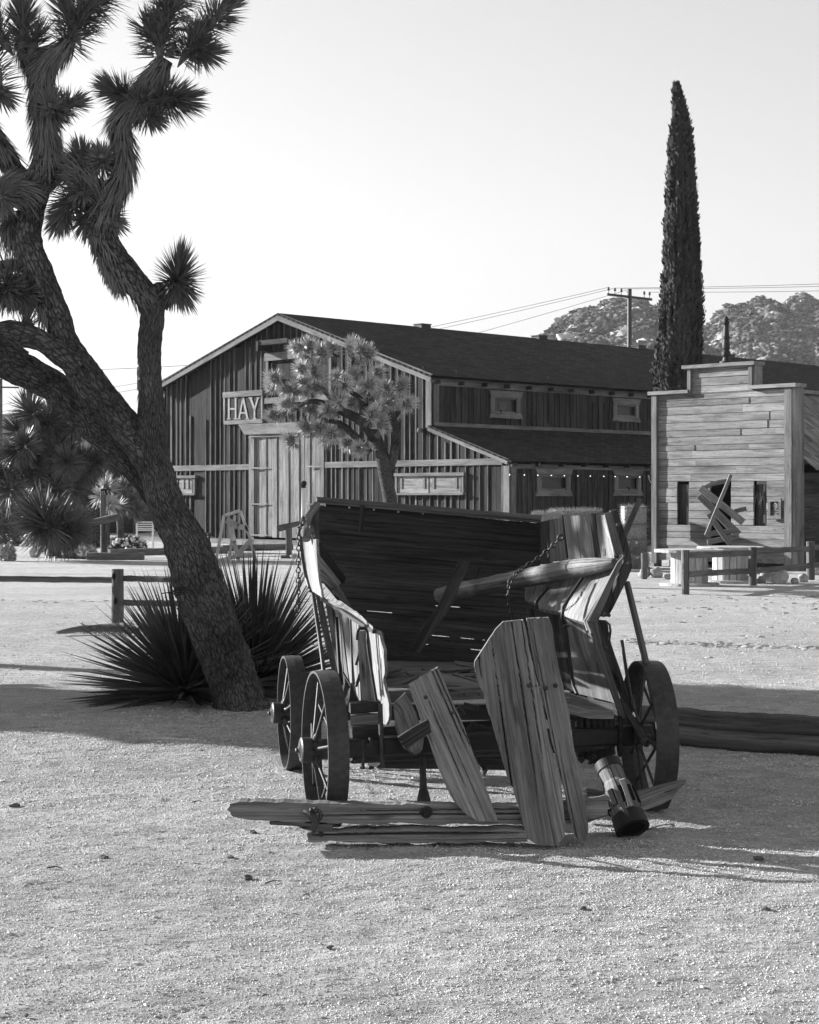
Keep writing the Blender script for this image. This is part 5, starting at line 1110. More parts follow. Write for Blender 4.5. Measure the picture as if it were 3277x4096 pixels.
# ================================================================ the broken wagon
WG = thing('ore_wagon', 'broken wooden wagon bed on four iron wheels with collapsed side boards', 'wagon', V((.25, 9.6, 0)))
def wheel(cx, cy, Y, rpx, az, tw, name='wheel', inner=True, ns=7, rot=0.0, hubout=.07):
    """iron wheel: centre pixel of its left face, azimuth of the wheel plane"""
    k = Y / F; c = P(cx, cy, Y); r = rpx * k; fw = V((math.sin(az), math.cos(az), 0)); rt_ = V((math.cos(az), -math.sin(az), 0))
    m = MB(); n = 72; th = .012; rings = []; us = []
    for i in range(n + 1):
        a = 2 * math.pi * i / n; d = fw * math.cos(a) + ZUP * math.sin(a)
        w1 = 1 + .002 * noise.noise(V((i * .4, cx, 0)))
        rings.append([c + d * (r - th), c + d * (r * w1), c + d * (r * w1 + .003) + rt_ * tw * .5, c + d * (r * w1) + rt_ * tw, c + d * (r - th) + rt_ * tw, c + d * (r - th - .006) + rt_ * tw * .5]); us.append(r * a)
    m.ringloft(rings, us, [0, th, th + tw / 2, th + tw, 2 * th + tw, 2 * th + tw * 1.5, 2 * th + 2 * tw], False, False)
    o = obj(name, m, M['iron'], WG)
    h = MB(); hr = .062; h.lathe(c - rt_ * hubout, rt_, [(0, .0), (0, hr * .85), (.006, hr), (.05, hr), (.052, hr * .9), (hubout, hr * .82), (hubout + tw * .7, hr * .82), (hubout + tw * .72, hr * 1.1), (hubout + tw + .05, hr * 1.1), (hubout + tw + .06, .0)], 24)
    h.lathe(c - rt_ * (hubout + .024), rt_, [(0, .004), (.003, .011), (.014, .012), (.015, .022), (.019, .024), (.020, .036), (.024, .038)], 16); obj('hub', h, M['iron'], o)
    mid = c + rt_ * tw * .5
    for i in range(ns):
        for s_ in (0, 1):
            a = 2 * math.pi * (i + .5 * s_) / ns + rot; d = fw * math.cos(a) + ZUP * math.sin(a); m = MB(); st = c + rt_ * (0.0 if s_ == 0 else tw + .01) + d * hr * .8
            m.tube([st, mid + d * (r - th)], [.0085, .007], 8); m.lathe(st, (mid + d * r - st), [(0, .015), (.025, .014), (.04, .009)], 8); obj('spoke', m, M['iron'], o)
    return c, rt_
wl = wheel(1258, 2999, 8.46, 314, R(-13), .10, rot=.25); wr = wheel(2551, 2940, 9.0, 295, R(-7), .115, rot=.5, hubout=.03)
w3 = wheel(1135, 2851, 10.3, 226, R(-11), .10, rot=.1); w4 = wheel(2330, 2846, 10.6, 220, R(-8), .10, rot=.3)
# axles, bolsters, reach pole
m = MB(); a = wl[0] + wl[1] * .12; b = wr[0]; m.beam(a + V((0, .02, 0)), b + V((0, .02, 0)), .10, .09); obj('axle', m, M['iron2'], WG)
m = MB(); a = w3[0] + w3[1] * .1; b = w4[0]; m.beam(a, b, .10, .09); obj('axle', m, M['iron2'], WG)
m = MB(); m.beam(P(1400, 3016, 8.62), P(2440, 2962, 9.0), .11, .085, rag=.004); obj('axle_beam', m, M['dark'], WG)
m = MB(); m.beam(P(1405, 2936, 8.6), P(1520, 2932, 8.62), .12, .085); obj('block', m, M['dark'], WG)
m = MB(); m.board([(P(1402, 2862, 8.6), P(1402, 2915, 8.6)), (P(1510, 2858, 8.6), P(1514, 2900, 8.6))], .10, CAMN, nv=3, rag=.003); obj('bolster', m, M['grey'], WG)
m = MB(); m.beam(P(1398, 2830, 8.58), P(1520, 2822, 8.6), .11, .05); obj('plate', m, M['iron2'], WG)
m = MB(); m.beam(P(1500, 3040, 8.8), P(2100, 3052, 9.6), .10, .075, rag=.006); obj('reach_pole', m, M['dark'], WG)
m = MB(); m.beam(P(1530, 2935, 9.2), P(2180, 2905, 9.3), .09, .08, rag=.006); obj('sill', m, M['dark'], WG)
m = MB(); m.tube([P(1521, 2815, 8.52), P(1530, 3070, 8.5)], .012, 8); m.tube([P(1452, 2965, 8.5), P(1452, 3075, 8.5)], .008, 6); m.tube([P(1482, 2950, 8.5), P(1482, 2985, 8.5)], .008, 6)
for (x, y) in ((1420, 3040), (1450, 3072), (1485, 3072), (1520, 3068), (1432, 2980), (1470, 2978)): m.ico(P(x, y, 8.5), .014, 1, .1, (1.2, 1, .7), smooth=False)
obj('clamp_bolts', m, M['iron'], WG)
# springs and clamps at the right end of the axle
m = MB()
for i, x in enumerate((2322, 2350, 2376, 2400, 2424, 2444)): m.tube([P(x, 2850 + i * 2, 8.95), P(x + 3, 3030 - i * 4, 8.95)], [.022, .020], 8, rag=.2, rfreq=30, step=.02); m.ico(P(x + 4, 3032 - i * 5, 8.94), .025, 1, .2, smooth=False)
for y in (2905, 2945, 2985): m.torus(P(2480, y, 8.97), V((0, 1, 0)), ZUP, .045, .012)
m.beam(P(2300, 2950, 8.97), P(2560, 2940, 9.0), .07, .1); obj('spring_clamp', m, M['iron2'], WG)
m = MB(); m.beam(P(2310, 2905, 8.98), P(2470, 2880, 9.02), .08, .05); obj('block', m, M['grey'], WG)
# --- far end wall: horizontal boards with slits between them
YF = 10.9
def fy(px): return 10.9 - (px - 1250) / 900 * .15
ed = [(2012, 2098), (2120, 2200), (2228, 2300), (2330, 2392), (2398, 2450), (2440, 2500), (2520, 2580), (2556, 2625), (2640, 2700)]
xl = [1256, 1262, 1268, 1288, 1350, 1420, 1490, 1500, 1520]; xr = [2154, 2160, 2164, 2166, 2166, 2160, 2150, 2140, 2130]
slits = {4: [(1460, 1575)], 5: [(1695, 1800), (1835, 1905), (1925, 1950)], 3: [(1735, 1800), (1812, 1850)], 6: [(1700, 1715), (1880, 1965)]}
m = MB()
for i in range(8):
    st = []
    for q in range(61):
        f = q / 60; x0 = xl[i] + (xr[i] - xl[i]) * f; x1 = xl[i + 1] + (xr[i + 1] - xl[i + 1]) * f; y0 = ed[i][0] + (ed[i][1] - ed[i][0]) * f; y1 = ed[i + 1][0] + (ed[i + 1][1] - ed[i + 1][0]) * f
        op = any(a < x1 < b for a, b in slits.get(i, [])); opa = any(a < x0 < b for a, b in slits.get(i - 1, []))
        st.append((P(x0, y0 + (1.6 if opa else -4), fy(x0) + .014 * (i % 2)), P(x1, y1 + (-1.6 if op else 4), fy(x1) + .014 * (i % 2))))
    m.board(st, .02, CAMN, nv=5, rag=.0006, cracks=2, nu=120)
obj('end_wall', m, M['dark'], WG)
m = MB(); m.beam(P(1272, 1997, 10.88), P(2165, 2074, 10.72), .05, .028, rag=.002); m.beam(P(1274, 2010, 10.86), P(2165, 2088, 10.70), .04, .012); m.beam(P(1210 + 60, 1990, 10.9), P(2168, 2064, 10.75), .08, .008)
obj('top_rail', m, M['post'], WG)
m = MB()
for i in range(9): x = 1300 + i * 98; m.ico(P(x, 2019 + (x - 1272) * .086, 10.83), .008, 1, 0)
m.beam(P(1236, 2017, 10.7), P(1302, 2018, 10.7), .02, .012); obj('rivets', m, M['bright'], WG)
m = MB(); m.board([(P(1838, 2235, 10.3), P(1880, 2250, 10.3)), (P(1760, 2410, 10.3), P(1808, 2420, 10.3)), (P(1628, 2600, 10.3), P(1680, 2612, 10.3))], .04, CAMN, nv=3); obj('brace', m, M['dark'], WG)
m = MB(); m.beam(P(1915, 2270, 10.6), P(1888, 2335, 10.5), .02, .02); m.tube([P(1450, 2020, 10.8), P(1442, 2130, 10.8)], .012, 6); obj('brace', m, M['iron2'], WG)
# --- left side, seen from outside at a grazing angle
def LW(px, py, off=0.0):
    k = (px - CX) / F; X0 = -.11 - off; t = (X0 - 8.85 * k) / (.2079 + .978 * k); return P(px, py, 8.85 + .978 * t)
LN = V((-.978, -.208, 0))
def sideboard(name, l, mat, off=0.0, th=.014, cracks=1, nv=5, rag=.003, lab=None, endrag=0):
    m = MB(); m.board([(LW(a, b, off), LW(c, d, off)) for (a, b, c, d) in l], th, LN, nv=nv, rag=rag, cracks=cracks, step=.03, endrag=endrag); o = obj(name, m, M[mat], WG)
    if lab: o['label'] = lab
    return o
sideboard('side_board', [(1210, 2154, 1265, 2157), (1216, 2215, 1268, 2225), (1229, 2285, 1271, 2290), (1238, 2325, 1277, 2335), (1249, 2364, 1288, 2391)], 'pale', .25, .015, 1, rag=.006, lab='bleached splintered upper side board')
sideboard('side_board', [(1300, 2402, 1322, 2414), (1326, 2560, 1350, 2560), (1345, 2720, 1365, 2740)], 'dark', .0)
sideboard('side_board', [(1340, 2424, 1361, 2436), (1356, 2600, 1378, 2600), (1372, 2690, 1396, 2730)], 'grey', .0)
sideboard('side_board', [(1365, 2438, 1388, 2450), (1385, 2600, 1404, 2600), (1402, 2740, 1416, 2780)], 'pale', .0)
sideboard('side_board', [(1395, 2455, 1432, 2478), (1410, 2600, 1436, 2600), (1424, 2760, 1446, 2830)], 'pale', .0)
sideboard('side_board', [(1458, 2512, 1515, 2524), (1474, 2590, 1535, 2600), (1486, 2660, 1541, 2690), (1494, 2710, 1530, 2722), (1501, 2745, 1541, 2755), (1512, 2800, 1556, 2820), (1524, 2850, 1556, 2872), (1535, 2896, 1544, 2900)], 'pale', .0, .015, 3, rag=.012, lab='splintered pale side board torn at its right edge')
m = MB(); m.board([(P(1430, 2525, 8.72), P(1470, 2523, 8.72)), (P(1434, 2600, 8.7), P(1484, 2600, 8.7)), (P(1444, 2824, 8.66), P(1500, 2824, 8.66))], .07, CAMN, nv=4, cracks=1); obj('stake', m, M['grey'], WG)
m = MB(); m.tube([P(1428, 2560, 8.66), P(1430, 2525, 8.66), P(1440, 2512, 8.66), P(1460, 2512, 8.66), P(1470, 2528, 8.66), P(1474, 2600, 8.64), P(1509, 2820, 8.6)], .0075, 6, step=.02); obj('u_bolt', m, M['iron2'], WG)
m = MB(); m.tube([LW(1402, 2462, .03), LW(1414, 2800, .03)], .006, 6); m.tube([LW(1346, 2470, .02), LW(1360, 2700, .02), LW(1368, 2815, .02)], .011, 6); m.tube([LW(1440, 2600, .1), LW(1424, 2660, .12)], .008, 5); m.tube([LW(1445, 2690, .1), LW(1425, 2745, .12)], .009, 5); m.tube([P(1372, 2690, 8.8), P(1405, 2745, 8.75)], .006, 5); obj('rod', m, M['iron2'], WG)
m = MB(); a = P(1400, 2770, 8.7)
m.prism([P(1405, 2730, 8.68), P(1420, 2770, 8.68), P(1440, 2815, 8.68), P(1395, 2815, 8.68)], V((0, .03, 0))); obj('bracket', m, M['iron2'], WG)
sideboard('sun_block_board', [(1322, 2440, 1520, 2530), (1330, 2600, 1530, 2600), (1350, 2720, 1522, 2720), (1380, 2790, 1520, 2840)], 'dark', -.05, .02)  # added board behind the side boards, blocks sun from the lower right wall
# crease of the left side: angle iron and bleached ledge
cre = [(1250, 2366), (1300, 2400), (1360, 2436), (1420, 2476), (1498, 2524)]
m = MB(); pts = [LW(x, y + 3, .04) for x, y in cre]
for a, b in zip(pts, pts[1:]): m.beam(a, b, .022, .020)
obj('angle_iron', m, M['iron2'], WG)
m = MB(); m.board([(LW(1306, 2397, .0), P(1315, 2396, 10.2)), (LW(1350, 2424, 0), P(1395, 2440, 9.9)), (LW(1400, 2458, .0), P(1443, 2461, 9.5)), (LW(1440, 2488, 0), P(1468, 2486, 9.2)), (LW(1490, 2512, 0), P(1492, 2507, 9.0))], .02, ZUP, nv=3, rag=.004, step=.03); obj('ledge', m, M['pale'], WG)
# sloping hopper boards inside the left side
for l in ([(1272, 2214, 9.9), (1271, 2262, 9.8), (1360, 2325, 10.3), (1348, 2340, 10.2)], [(1277, 2278, 9.8), (1284, 2318, 9.7), (1350, 2342, 10.2), (1322, 2345, 10.0)], [(1340, 2356, 10.1), (1325, 2364, 10.0), (1398, 2418, 10.4), (1386, 2413, 10.3)], [(1356, 2342, 10.3), (1340, 2350, 10.2), (1402, 2418, 10.5), (1376, 2394, 10.3)]):
    m = MB(); m.board([(P(*l[0]), P(*l[1])), (P(*l[2]), P(*l[3]))], .02, V((-.3, -.8, .5)), nv=3); obj('hopper_board', m, M['grey'], WG)
m = MB(); m.beam(P(1272, 2185, 10.0), P(1372, 2320, 10.4), .03, .045); obj('hopper_rail', m, M['iron2'], WG)
# corner timber bowed out at the far left, rods, chain
m = MB(); m.tube([P(1268, 2020, 10.7), P(1240, 2060, 10.4), P(1224, 2095, 10.1), P(1219, 2110, 9.9)], [.022, .022, .024, .02], 12, rag=.12, rfreq=20, step=.02); m.tube([P(1222, 2108, 9.9), P(1224, 2130, 9.75), P(1224, 2156, 9.7)], [.016, .03, .026], 12, rag=.06, step=.02); obj('corner_timber', m, M['grey'], WG)
m = MB(); m.board([(P(1258, 2026, 10.75), P(1268, 2020, 10.8)), (P(1240, 2110, 10.2), P(1262, 2110, 10.4)), (P(1250, 2150, 9.9), P(1275, 2200, 10.2))], .02, V((-.9, -.4, 0)), nv=2); obj('corner_panel', m, M['dark'], WG)
m = MB(); m.tube([P(1214, 1950, 10.1), P(1213, 2076, 10.1)], [.011, .012], 10); obj('corner_rod', m, M['white'], WG)
m = MB(); m.tube([P(1214, 1952, 10.1), P(1214, 1935, 10.1)], [.014, .014], 8); m.ico(P(1216, 1934, 10.1), .017, 2, .05); m.tube([P(1213, 2070, 10.1), P(1210, 2092, 10.0)], .012, 8); obj('rod_knob', m, M['iron2'], WG)
m = MB(); m.tube([P(1202, 2146, 9.55), P(1213, 2240, 9.5), P(1228, 2320, 9.4), P(1242, 2364, 9.3)], .010, 6, step=.05); m.tube([P(1199, 2148, 9.5), P(1206, 2230, 9.45), P(1220, 2310, 9.4)], .005, 5); obj('rod', m, M['iron'], WG)
m = MB(); m.tube([P(1252, 2372, 9.3), P(1280, 2560, 9.2), P(1296, 2690, 9.1)], .0115, 8, step=.05); obj('brace_rod', m, M['iron'], WG)
m = MB(); m.tube([P(1272, 2385, 9.3), P(1300, 2540, 9.2), P(1341, 2702, 9.1)], .011, 8, step=.05); m.board([(P(1276, 2400, 9.32), P(1292, 2408, 9.32)), (P(1342, 2700, 9.12), P(1362, 2740, 9.12))], .02, CAMN, nv=2); obj('brace_rod', m, M['iron'], WG)
def chain(pts, lr=.013, name='chain'):
    pts, _ = resamp(pts, [1] * len(pts), .004); m = MB(); d = 0; k = 0; nxt = 0; m_ = []
    for a, b in zip(pts, pts[1:]):
        d += (b - a).length
        if d >= nxt:
            t = (b - a).normalized(); x, y = perp(t); s_ = x if k % 2 else y; m.torus(b, s_, t * 1.0, lr, lr * .28, 12, 5, .62); k += 1; nxt += lr * 1.75
    return m
m = chain([P(1216, 2092, 9.45), P(1205, 2105, 9.4), P(1196, 2130, 9.35), P(1194, 2250, 9.35), P(1192, 2436, 9.35)], .0165); m.torus(P(1192, 2440, 9.35), V((1, 0, 0)), ZUP, .014, .004); obj('chain', m, M['iron'], WG)
# --- right side
def RY(px): return 10.75 + (px - 2160) * (9.1 - 10.75) / (2460 - 2160)
def rb(name, l, mat, th=.03, n=V((-.9, -.4, 0)), cracks=1, nv=6, rag=.003, lab=None, endrag=.0, yf=RY, bow=.0015):
    m = MB(); m.board([(P(a, b, (q[4] if len(q) > 4 else yf(a))), P(c, d, (q[5] if len(q) > 5 else yf(c)))) for q in l for (a, b, c, d) in [q[:4]]], th, n, nv=nv, rag=rag, cracks=cracks, step=.03, endrag=endrag, bow=bow); o = obj(name, m, M[mat], WG)
    if lab: o['label'] = lab
s2 = lambda x, y: (2100 + x * .3478, 1980 + y * .3478)
def R4(a, b, c, d): return (*s2(a, b), *s2(c, d))
rb('side_board', [R4(150, 320, 265, 290), R4(140, 560, 268, 550), R4(150, 800, 272, 790)], 'dark')
rb('side_board', [R4(280, 285, 425, 262), R4(280, 500, 455, 470), R4(285, 770, 488, 745)], 'plank', cracks=2)
rb('side_board', [R4(445, 245, 692, 228), R4(470, 500, 745, 470), R4(500, 745, 782, 715)], 'facade', .03, cracks=1)
rb('side_board', [R4(718, 215, 800, 210), R4(775, 470, 830, 440), R4(805, 730, 870, 720)], 'dark', cracks=2, lab='dark knotted side board')
rb('side_board', [R4(815, 215, 875, 215), R4(835, 450, 960, 400), R4(880, 745, 1030, 730)], 'plank', cracks=2)
rb('side_board', [R4(868, 232, 915, 232), R4(900, 350, 945, 350), R4(968, 500, 990, 500), R4(1020, 700, 1030, 700)], 'pale', .02, cracks=0, rag=.004)
# middle boards folded inward, catching the sun
mn = V((-.75, -.35, .62))
rb('folded_board', [R4(0, 1020, 250, 990) + (10.2, 9.9), R4(0, 1160, 190, 1150) + (10.05, 9.8), R4(0, 1215, 130, 1240) + (9.9, 9.7)], 'facade', .035, mn, 1, rag=.004)
rb('folded_board', [R4(255, 985, 640, 900) + (9.85, 9.55), R4(200, 1160, 560, 1130) + (9.7, 9.45), R4(145, 1250, 480, 1245) + (9.6, 9.35), R4(150, 1300, 415, 1350) + (9.55, 9.3)], 'plank', .035, mn, 1, rag=.004)
rb('folded_board', [R4(640, 860, 1040, 770) + (9.5, 9.15), R4(590, 1090, 970, 980) + (9.4, 9.08), R4(500, 1240, 860, 1180) + (9.3, 9.0), R4(445, 1370, 735, 1400) + (9.22, 8.95), R4(470, 1400, 715, 1480) + (9.2, 8.93)], 'facade', .035, mn, 1, rag=.004, lab='bright folded side board with small checks')
m = MB(); q = [P(*s2(1075, 790), 9.02), P(*s2(715, 1460), 8.92), P(*s2(765, 1590), 8.9)]
for a, b in zip(q, q[1:]): m.beam(a, b, .014, .012)
q = [P(*s2(1040, 850), 9.04), P(*s2(690, 1450), 8.94), P(*s2(725, 1560), 8.92)]
for a, b in zip(q, q[1:]): m.beam(a, b, .012, .012)
obj('angle_iron', m, M['pale'], WG)
# lower right wall
rb('lower_board', [R4(20, 1290, 430, 1400) + (9.9, 9.5), R4(60, 1700, 480, 1720) + (9.9, 9.5), R4(140, 2200, 560, 2260) + (9.9, 9.5)], 'dark', .03, V((-.6, -.8, 0)), 1)
rb('lower_board', [R4(440, 1400, 700, 1500) + (9.5, 9.2), R4(490, 1700, 830, 1720) + (9.5, 9.15), R4(590, 2280, 1070, 2400) + (9.45, 9.1)], 'grey', .03, V((-.6, -.8, 0)), 2)
m = MB(); m.tube([P(*s2(660, 960), 9.25), P(*s2(440, 1300), 9.05), P(*s2(430, 1400), 9.0), P(*s2(470, 1530), 9.1), P(*s2(560, 2200), 9.1), P(*s2(600, 2290), 9.05)], .0095, 7, step=.04); m.tube([P(*s2(265, 1070), 9.6), P(*s2(130, 1230), 9.4), P(*s2(140, 1310), 9.4)], .010, 6, step=.04)
m.tube([P(*s2(500, 1510), 9.0), P(*s2(460, 1500), 8.96), P(*s2(380, 1580), 8.94)], [.009, .006, .002], 5); m.tube([P(*s2(268, 290), 10.0), P(*s2(272, 720), 9.9)], .004, 5); m.tube([P(*s2(430, 230), 9.7), P(*s2(490, 720), 9.6)], .006, 5); obj('rod', m, M['iron2'], WG)
# bent end frame
fr = [[(965, 200), (1125, 690), (800, 1420)], [(1050, 170), (1215, 740), (900, 1460)]]
m = MB(); m.board([(P(*s2(920, 215), 9.05), P(*s2(1000, 190), 9.05)), (P(*s2(1040, 690), 9.0), P(*s2(1135, 680), 9.0))], .03, CAMN, nv=2); m.board([(P(*s2(1060, 790), 8.99), P(*s2(1150, 690), 9.0)), (P(*s2(730, 1460), 8.9), P(*s2(840, 1470), 8.92))], .03, CAMN, nv=2)
m.board([(P(*s2(730, 1470), 8.9), P(*s2(835, 1470), 8.9)), (P(*s2(790, 1700), 8.92), P(*s2(880, 1700), 8.92)), (P(2478, 2872, 8.96), P(2506, 2874, 8.96))], .03, CAMN, nv=2); obj('frame_strip', m, M['post'], WG)
m = MB(); m.board([(P(*s2(985, 180), 9.1), P(*s2(1065, 165), 9.1)), (P(*s2(1120, 690), 9.05), P(*s2(1215, 640), 9.05)), (P(*s2(1150, 760), 9.04), P(*s2(1248, 780), 9.04)), (P(*s2(1110, 850), 9.03), P(*s2(1215, 900), 9.03)), (P(*s2(850, 1400), 8.95), P(*s2(965, 1400), 8.95))], .07, CAMN, nv=4, cracks=2)
m.board([(P(*s2(820, 1440), 8.96), P(*s2(950, 1450), 8.96)), (P(*s2(880, 1700), 8.97), P(*s2(975, 1660), 8.97)), (P(2475, 2770, 9.0), P(2512, 2770, 9.0)), (P(2505, 2872, 9.0), P(2532, 2868, 9.0))], .07, CAMN, nv=4, cracks=2); obj('end_frame', m, M['dark'], WG)
m = MB()
for (x, y) in ((915, 1370), (970, 1385), (1195, 780), (1070, 340), (930, 2460 - 700), (905, 1385)): m.ico(P(*s2(x, y), 8.9), .011, 1, .1, smooth=False)
m.tube([P(*s2(930, 1460), 8.9), P(*s2(975, 1490), 8.88), P(*s2(985, 1560), 8.9), P(*s2(970, 1680), 8.95)], .006, 6, step=.02); obj('bolts', m, M['iron'], WG)
m = MB(); m.tube([P(2508, 2330, 9.15), P(2575, 2610, 8.98), P(2630, 2860, 8.9)], [.017, .018, .019], 10, step=.1); m.board([(P(2618, 2790, 8.88), P(2636, 2790, 8.88)), (P(2628, 2850, 8.88), P(2648, 2900, 8.88))], .02, CAMN, nv=2); obj('brace_pole', m, M['post'], WG)
m = MB(); m.tube([P(2488, 2560, 9.05), P(2530, 2820, 9.0), P(2590, 2985, 8.88)], [.009, .009, .01], 7, step=.1); m.tube([P(2480, 2800, 9.0), P(2590, 2980, 8.87)], .018, 7); m.ico(P(2582, 2965, 8.84), .022, 1, .25, smooth=False); m.ico(P(2592, 2945, 8.86), .018, 1, .25, smooth=False); obj('brace_rod', m, M['iron'], WG)
# floor, cross sill
m = MB(); r_ = random.Random(8)
for i in range(9):
    x0 = 1500 + r_.uniform(0, 60); x1 = 2040 + r_.uniform(-60, 160); Y = 10.6 - i * .17; y = HY + (HC - .60) / Y * F + r_.uniform(-8, 8); m.board([(P(x0, y, Y), P(x0 + 8, y + 14, Y - .13)), (P((x0 + x1) / 2, y + r_.uniform(-10, 12), Y), P((x0 + x1) / 2, y + 16, Y - .13)), (P(x1, y + r_.uniform(0, 20), Y), P(x1, y + 30, Y - .13))], .025, ZUP, nv=4, rag=.012, cracks=2)

for i in range(16):
    x = r_.uniform(1540, 1980); y = r_.uniform(2650, 2775); Y = 9.9 - (y - 2650) / 125 * .9; L = r_.uniform(60, 220); dy = r_.uniform(-40, 45); w2 = r_.uniform(10, 26)
    m.board([(P(x - L / 2, y - dy / 2, Y), P(x - L / 2 + 6, y - dy / 2 + w2 * .4, Y - .05)), (P(x, y, Y), P(x, y + w2, Y - .08)), (P(x + L / 2, y + dy / 2, Y), P(x + L / 2 - 10, y + dy / 2 + w2 * .3, Y - .04))], .018, V((0, -.6, .8)), nv=3, rag=.006, cracks=1, endrag=.01)
obj('floor_boards', m, M['grey'], WG)
m = MB(); m.board([(P(1770, 2690, 9.3), P(1775, 2735, 9.1)), (P(1935, 2738, 9.2), P(1935, 2760, 9.0)), (P(2040, 2760, 9.2), P(2040, 2775, 9.0))], .02, ZUP, nv=3); m.board([(P(1560, 2772, 9.02), P(1560, 2812, 9.02)), (P(1800, 2758, 8.98), P(1800, 2805, 8.98)), (P(1930, 2750, 8.96), P(1940, 2795, 8.96)), (P(2280, 2770, 8.98), P(2280, 2830, 8.98))], .09, CAMN, nv=4, cracks=2); obj('cross_sill', m, M['grey'], WG)
m = MB(); m.board([(P(2262, 2765, 9.3), P(2266, 2825, 8.92)), (P(2360, 2795, 9.25), P(2360, 2848, 8.9)), (P(2450, 2815, 9.2), P(2456, 2848, 8.9))], .035, ZUP, nv=5, cracks=2, rag=.004); obj('bolster', m, M['plank'], WG)
m = MB()
m.ico(P(1858, 2777, 8.92), .009, 1, 0); m.ico(P(1916, 2778, 8.92), .008, 1, 0)
for (x, y) in ((1855, 2820), (1880, 2900), (1870, 2915)): m.beam(P(x, y, 8.9), P(x + 60, y + 16, 8.9), .02, .03)
m.tube([P(1895, 3000, 8.8), P(1935, 3080, 8.75)], .012, 6); m.ico(P(1938, 3082, 8.74), .022, 1, .2, smooth=False); m.beam(P(1830, 2830, 8.8), P(1850, 2862, 8.8), .035, .035); obj('fittings', m, M['iron'], WG)
# pole lying in the wagon with its chain
LGp = [(1760, 2382, 10.7, 30), (1850, 2361, 10.5, 33), (1960, 2340, 10.25, 34), (2065, 2319, 10.0, 36), (2180, 2297, 9.7, 39), (2290, 2276, 9.42, 39), (2370, 2264, 9.22, 33), (2425, 2256, 9.1, 25), (2458, 2251, 9.05, 17)]
m = MB(); m.tube([P(a, b, c) for a, b, c, d in LGp], [d / F * c for a, b, c, d in LGp], 44, rag=.07, rfreq=14, step=.012); tag(obj('wooden_pole', m, M['grey'], base=P(2060, 2320, 9.6)), 'thick broken wooden pole lying across the wagon bed', 'pole')
m = chain([P(2245, 2148, 9.45), P(2215, 2180, 9.45), P(2150, 2235, 9.45), P(2095, 2270, 9.45), P(2060, 2300, 9.4), P(2040, 2330, 9.38), P(2034, 2390, 9.4), P(2046, 2460, 9.45), P(2056, 2540, 9.5)], .016); m.torus(P(2243, 2150, 9.42), V((1, 0, .2)), ZUP, .015, .006); tag(obj('chain', m, M['iron'], base=P(2245, 2148, 9.45)), 'rusty chain hooked on the side boards and hanging round the pole', 'chain')
m = MB(); m.tube([P(2562, 1994, 11.2), P(2500, 2135, 11.2), P(2470, 2215, 11.2)], [.018, .023, .024], 6, step=.1); obj('stick', m, M['post'], WG)
# ================================================================ things leaning on and lying before the wagon
def hero(name, lab, cat, pieces, mat, th, group=None, base=None, bolts=()):
    T = thing(name, lab, cat, base, group)
    for (l, nv, cr) in pieces:
        m = MB(); m.board([(P(a, b, y), P(c, d, y2)) for (a, b, c, d, y, y2) in l], th, CAMN, nv=nv, cracks=cr, rag=.0022, step=.012, bow=.003, cd=.9, endrag=.01); obj('plank', m, M[mat], T)
    for (x, y, Y, r) in bolts: m = MB(); m.lathe(P(x, y, Y), CAMN, [(-.012, r * .7), (0, r), (.006, r * .9), (.012, r * .4)], 14); obj('bolt', m, M['iron'], T)
    return T
def Yp(y): return 8.60 - (y - 2480) / 900 * .64
def hp(l): return [(a, b, c, d, Yp(b) + .0, Yp(d)) for (a, b, c, d) in l]
hero('plank_pair', 'broad cracked pair of planks bolted together leaning on the wagon', 'plank',
     [(hp([(2012, 2488, 2094, 2479), (1985, 2515, 2099, 2495), (1940, 2585, 2112, 2560), (1900, 2648, 2122, 2610), (1899, 2668, 2128, 2640), (1908, 2720, 2142, 2700), (1940, 2795, 2163, 2780), (1962, 2870, 2182, 2870), (1988, 2960, 2200, 2975), (2010, 3040, 2222, 3040), (2030, 3110, 2240, 3100), (2054, 3160, 2250, 3170), (2075, 3230, 2256, 3240), (2096, 3300, 2262, 3300), (2110, 3355, 2258, 3350), (2150, 3380, 2225, 3384)]), 56, 5),
      (hp([(2108, 2474, 2196, 2470), (2112, 2500, 2208, 2500), (2130, 2600, 2222, 2600), (2150, 2700, 2242, 2700), (2170, 2780, 2262, 2780), (2190, 2860, 2280, 2870), (2206, 2960, 2292, 2960), (2228, 3040, 2308, 3040), (2246, 3110, 2322, 3100), (2262, 3180, 2335, 3180), (2275, 3240, 2346, 3240), (2290, 3300, 2354, 3300), (2304, 3345, 2352, 3345), (2318, 3368, 2344, 3366)]), 34, 3)],
     'plank', .045, None, V((.68, 8.16, 0)), [(2117, 2742, Yp(2742), .011), (2144, 2745, Yp(2745) + .01, .009), (2182, 2752, Yp(2752), .012), (2222, 2742, Yp(2742), .012)])
def Yq(y): return 8.62 - (y - 2680) / 620 * .66
hq = lambda l: [(a, b, c, d, Yq(b), Yq(d)) for (a, b, c, d) in l]
hero('leaning_plank', 'narrower grooved plank leaning left of the broad pair', 'plank',
     [(hq([(1636, 2738, 1752, 2668), (1645, 2775, 1772, 2705), (1668, 2830, 1800, 2775), (1690, 2900, 1830, 2850), (1712, 2960, 1862, 2920), (1735, 3020, 1885, 2990), (1760, 3085, 1910, 3060), (1790, 3155, 1938, 3130), (1822, 3215, 1962, 3195), (1872, 3262, 1980, 3250), (1915, 3285, 1990, 3285)]), 44, 5)],
     'plank', .04, None, V((.3, 8.25, 0)), [(1703, 2790, Yq(2790), .011), (1808, 2852, Yq(2852), .009)])
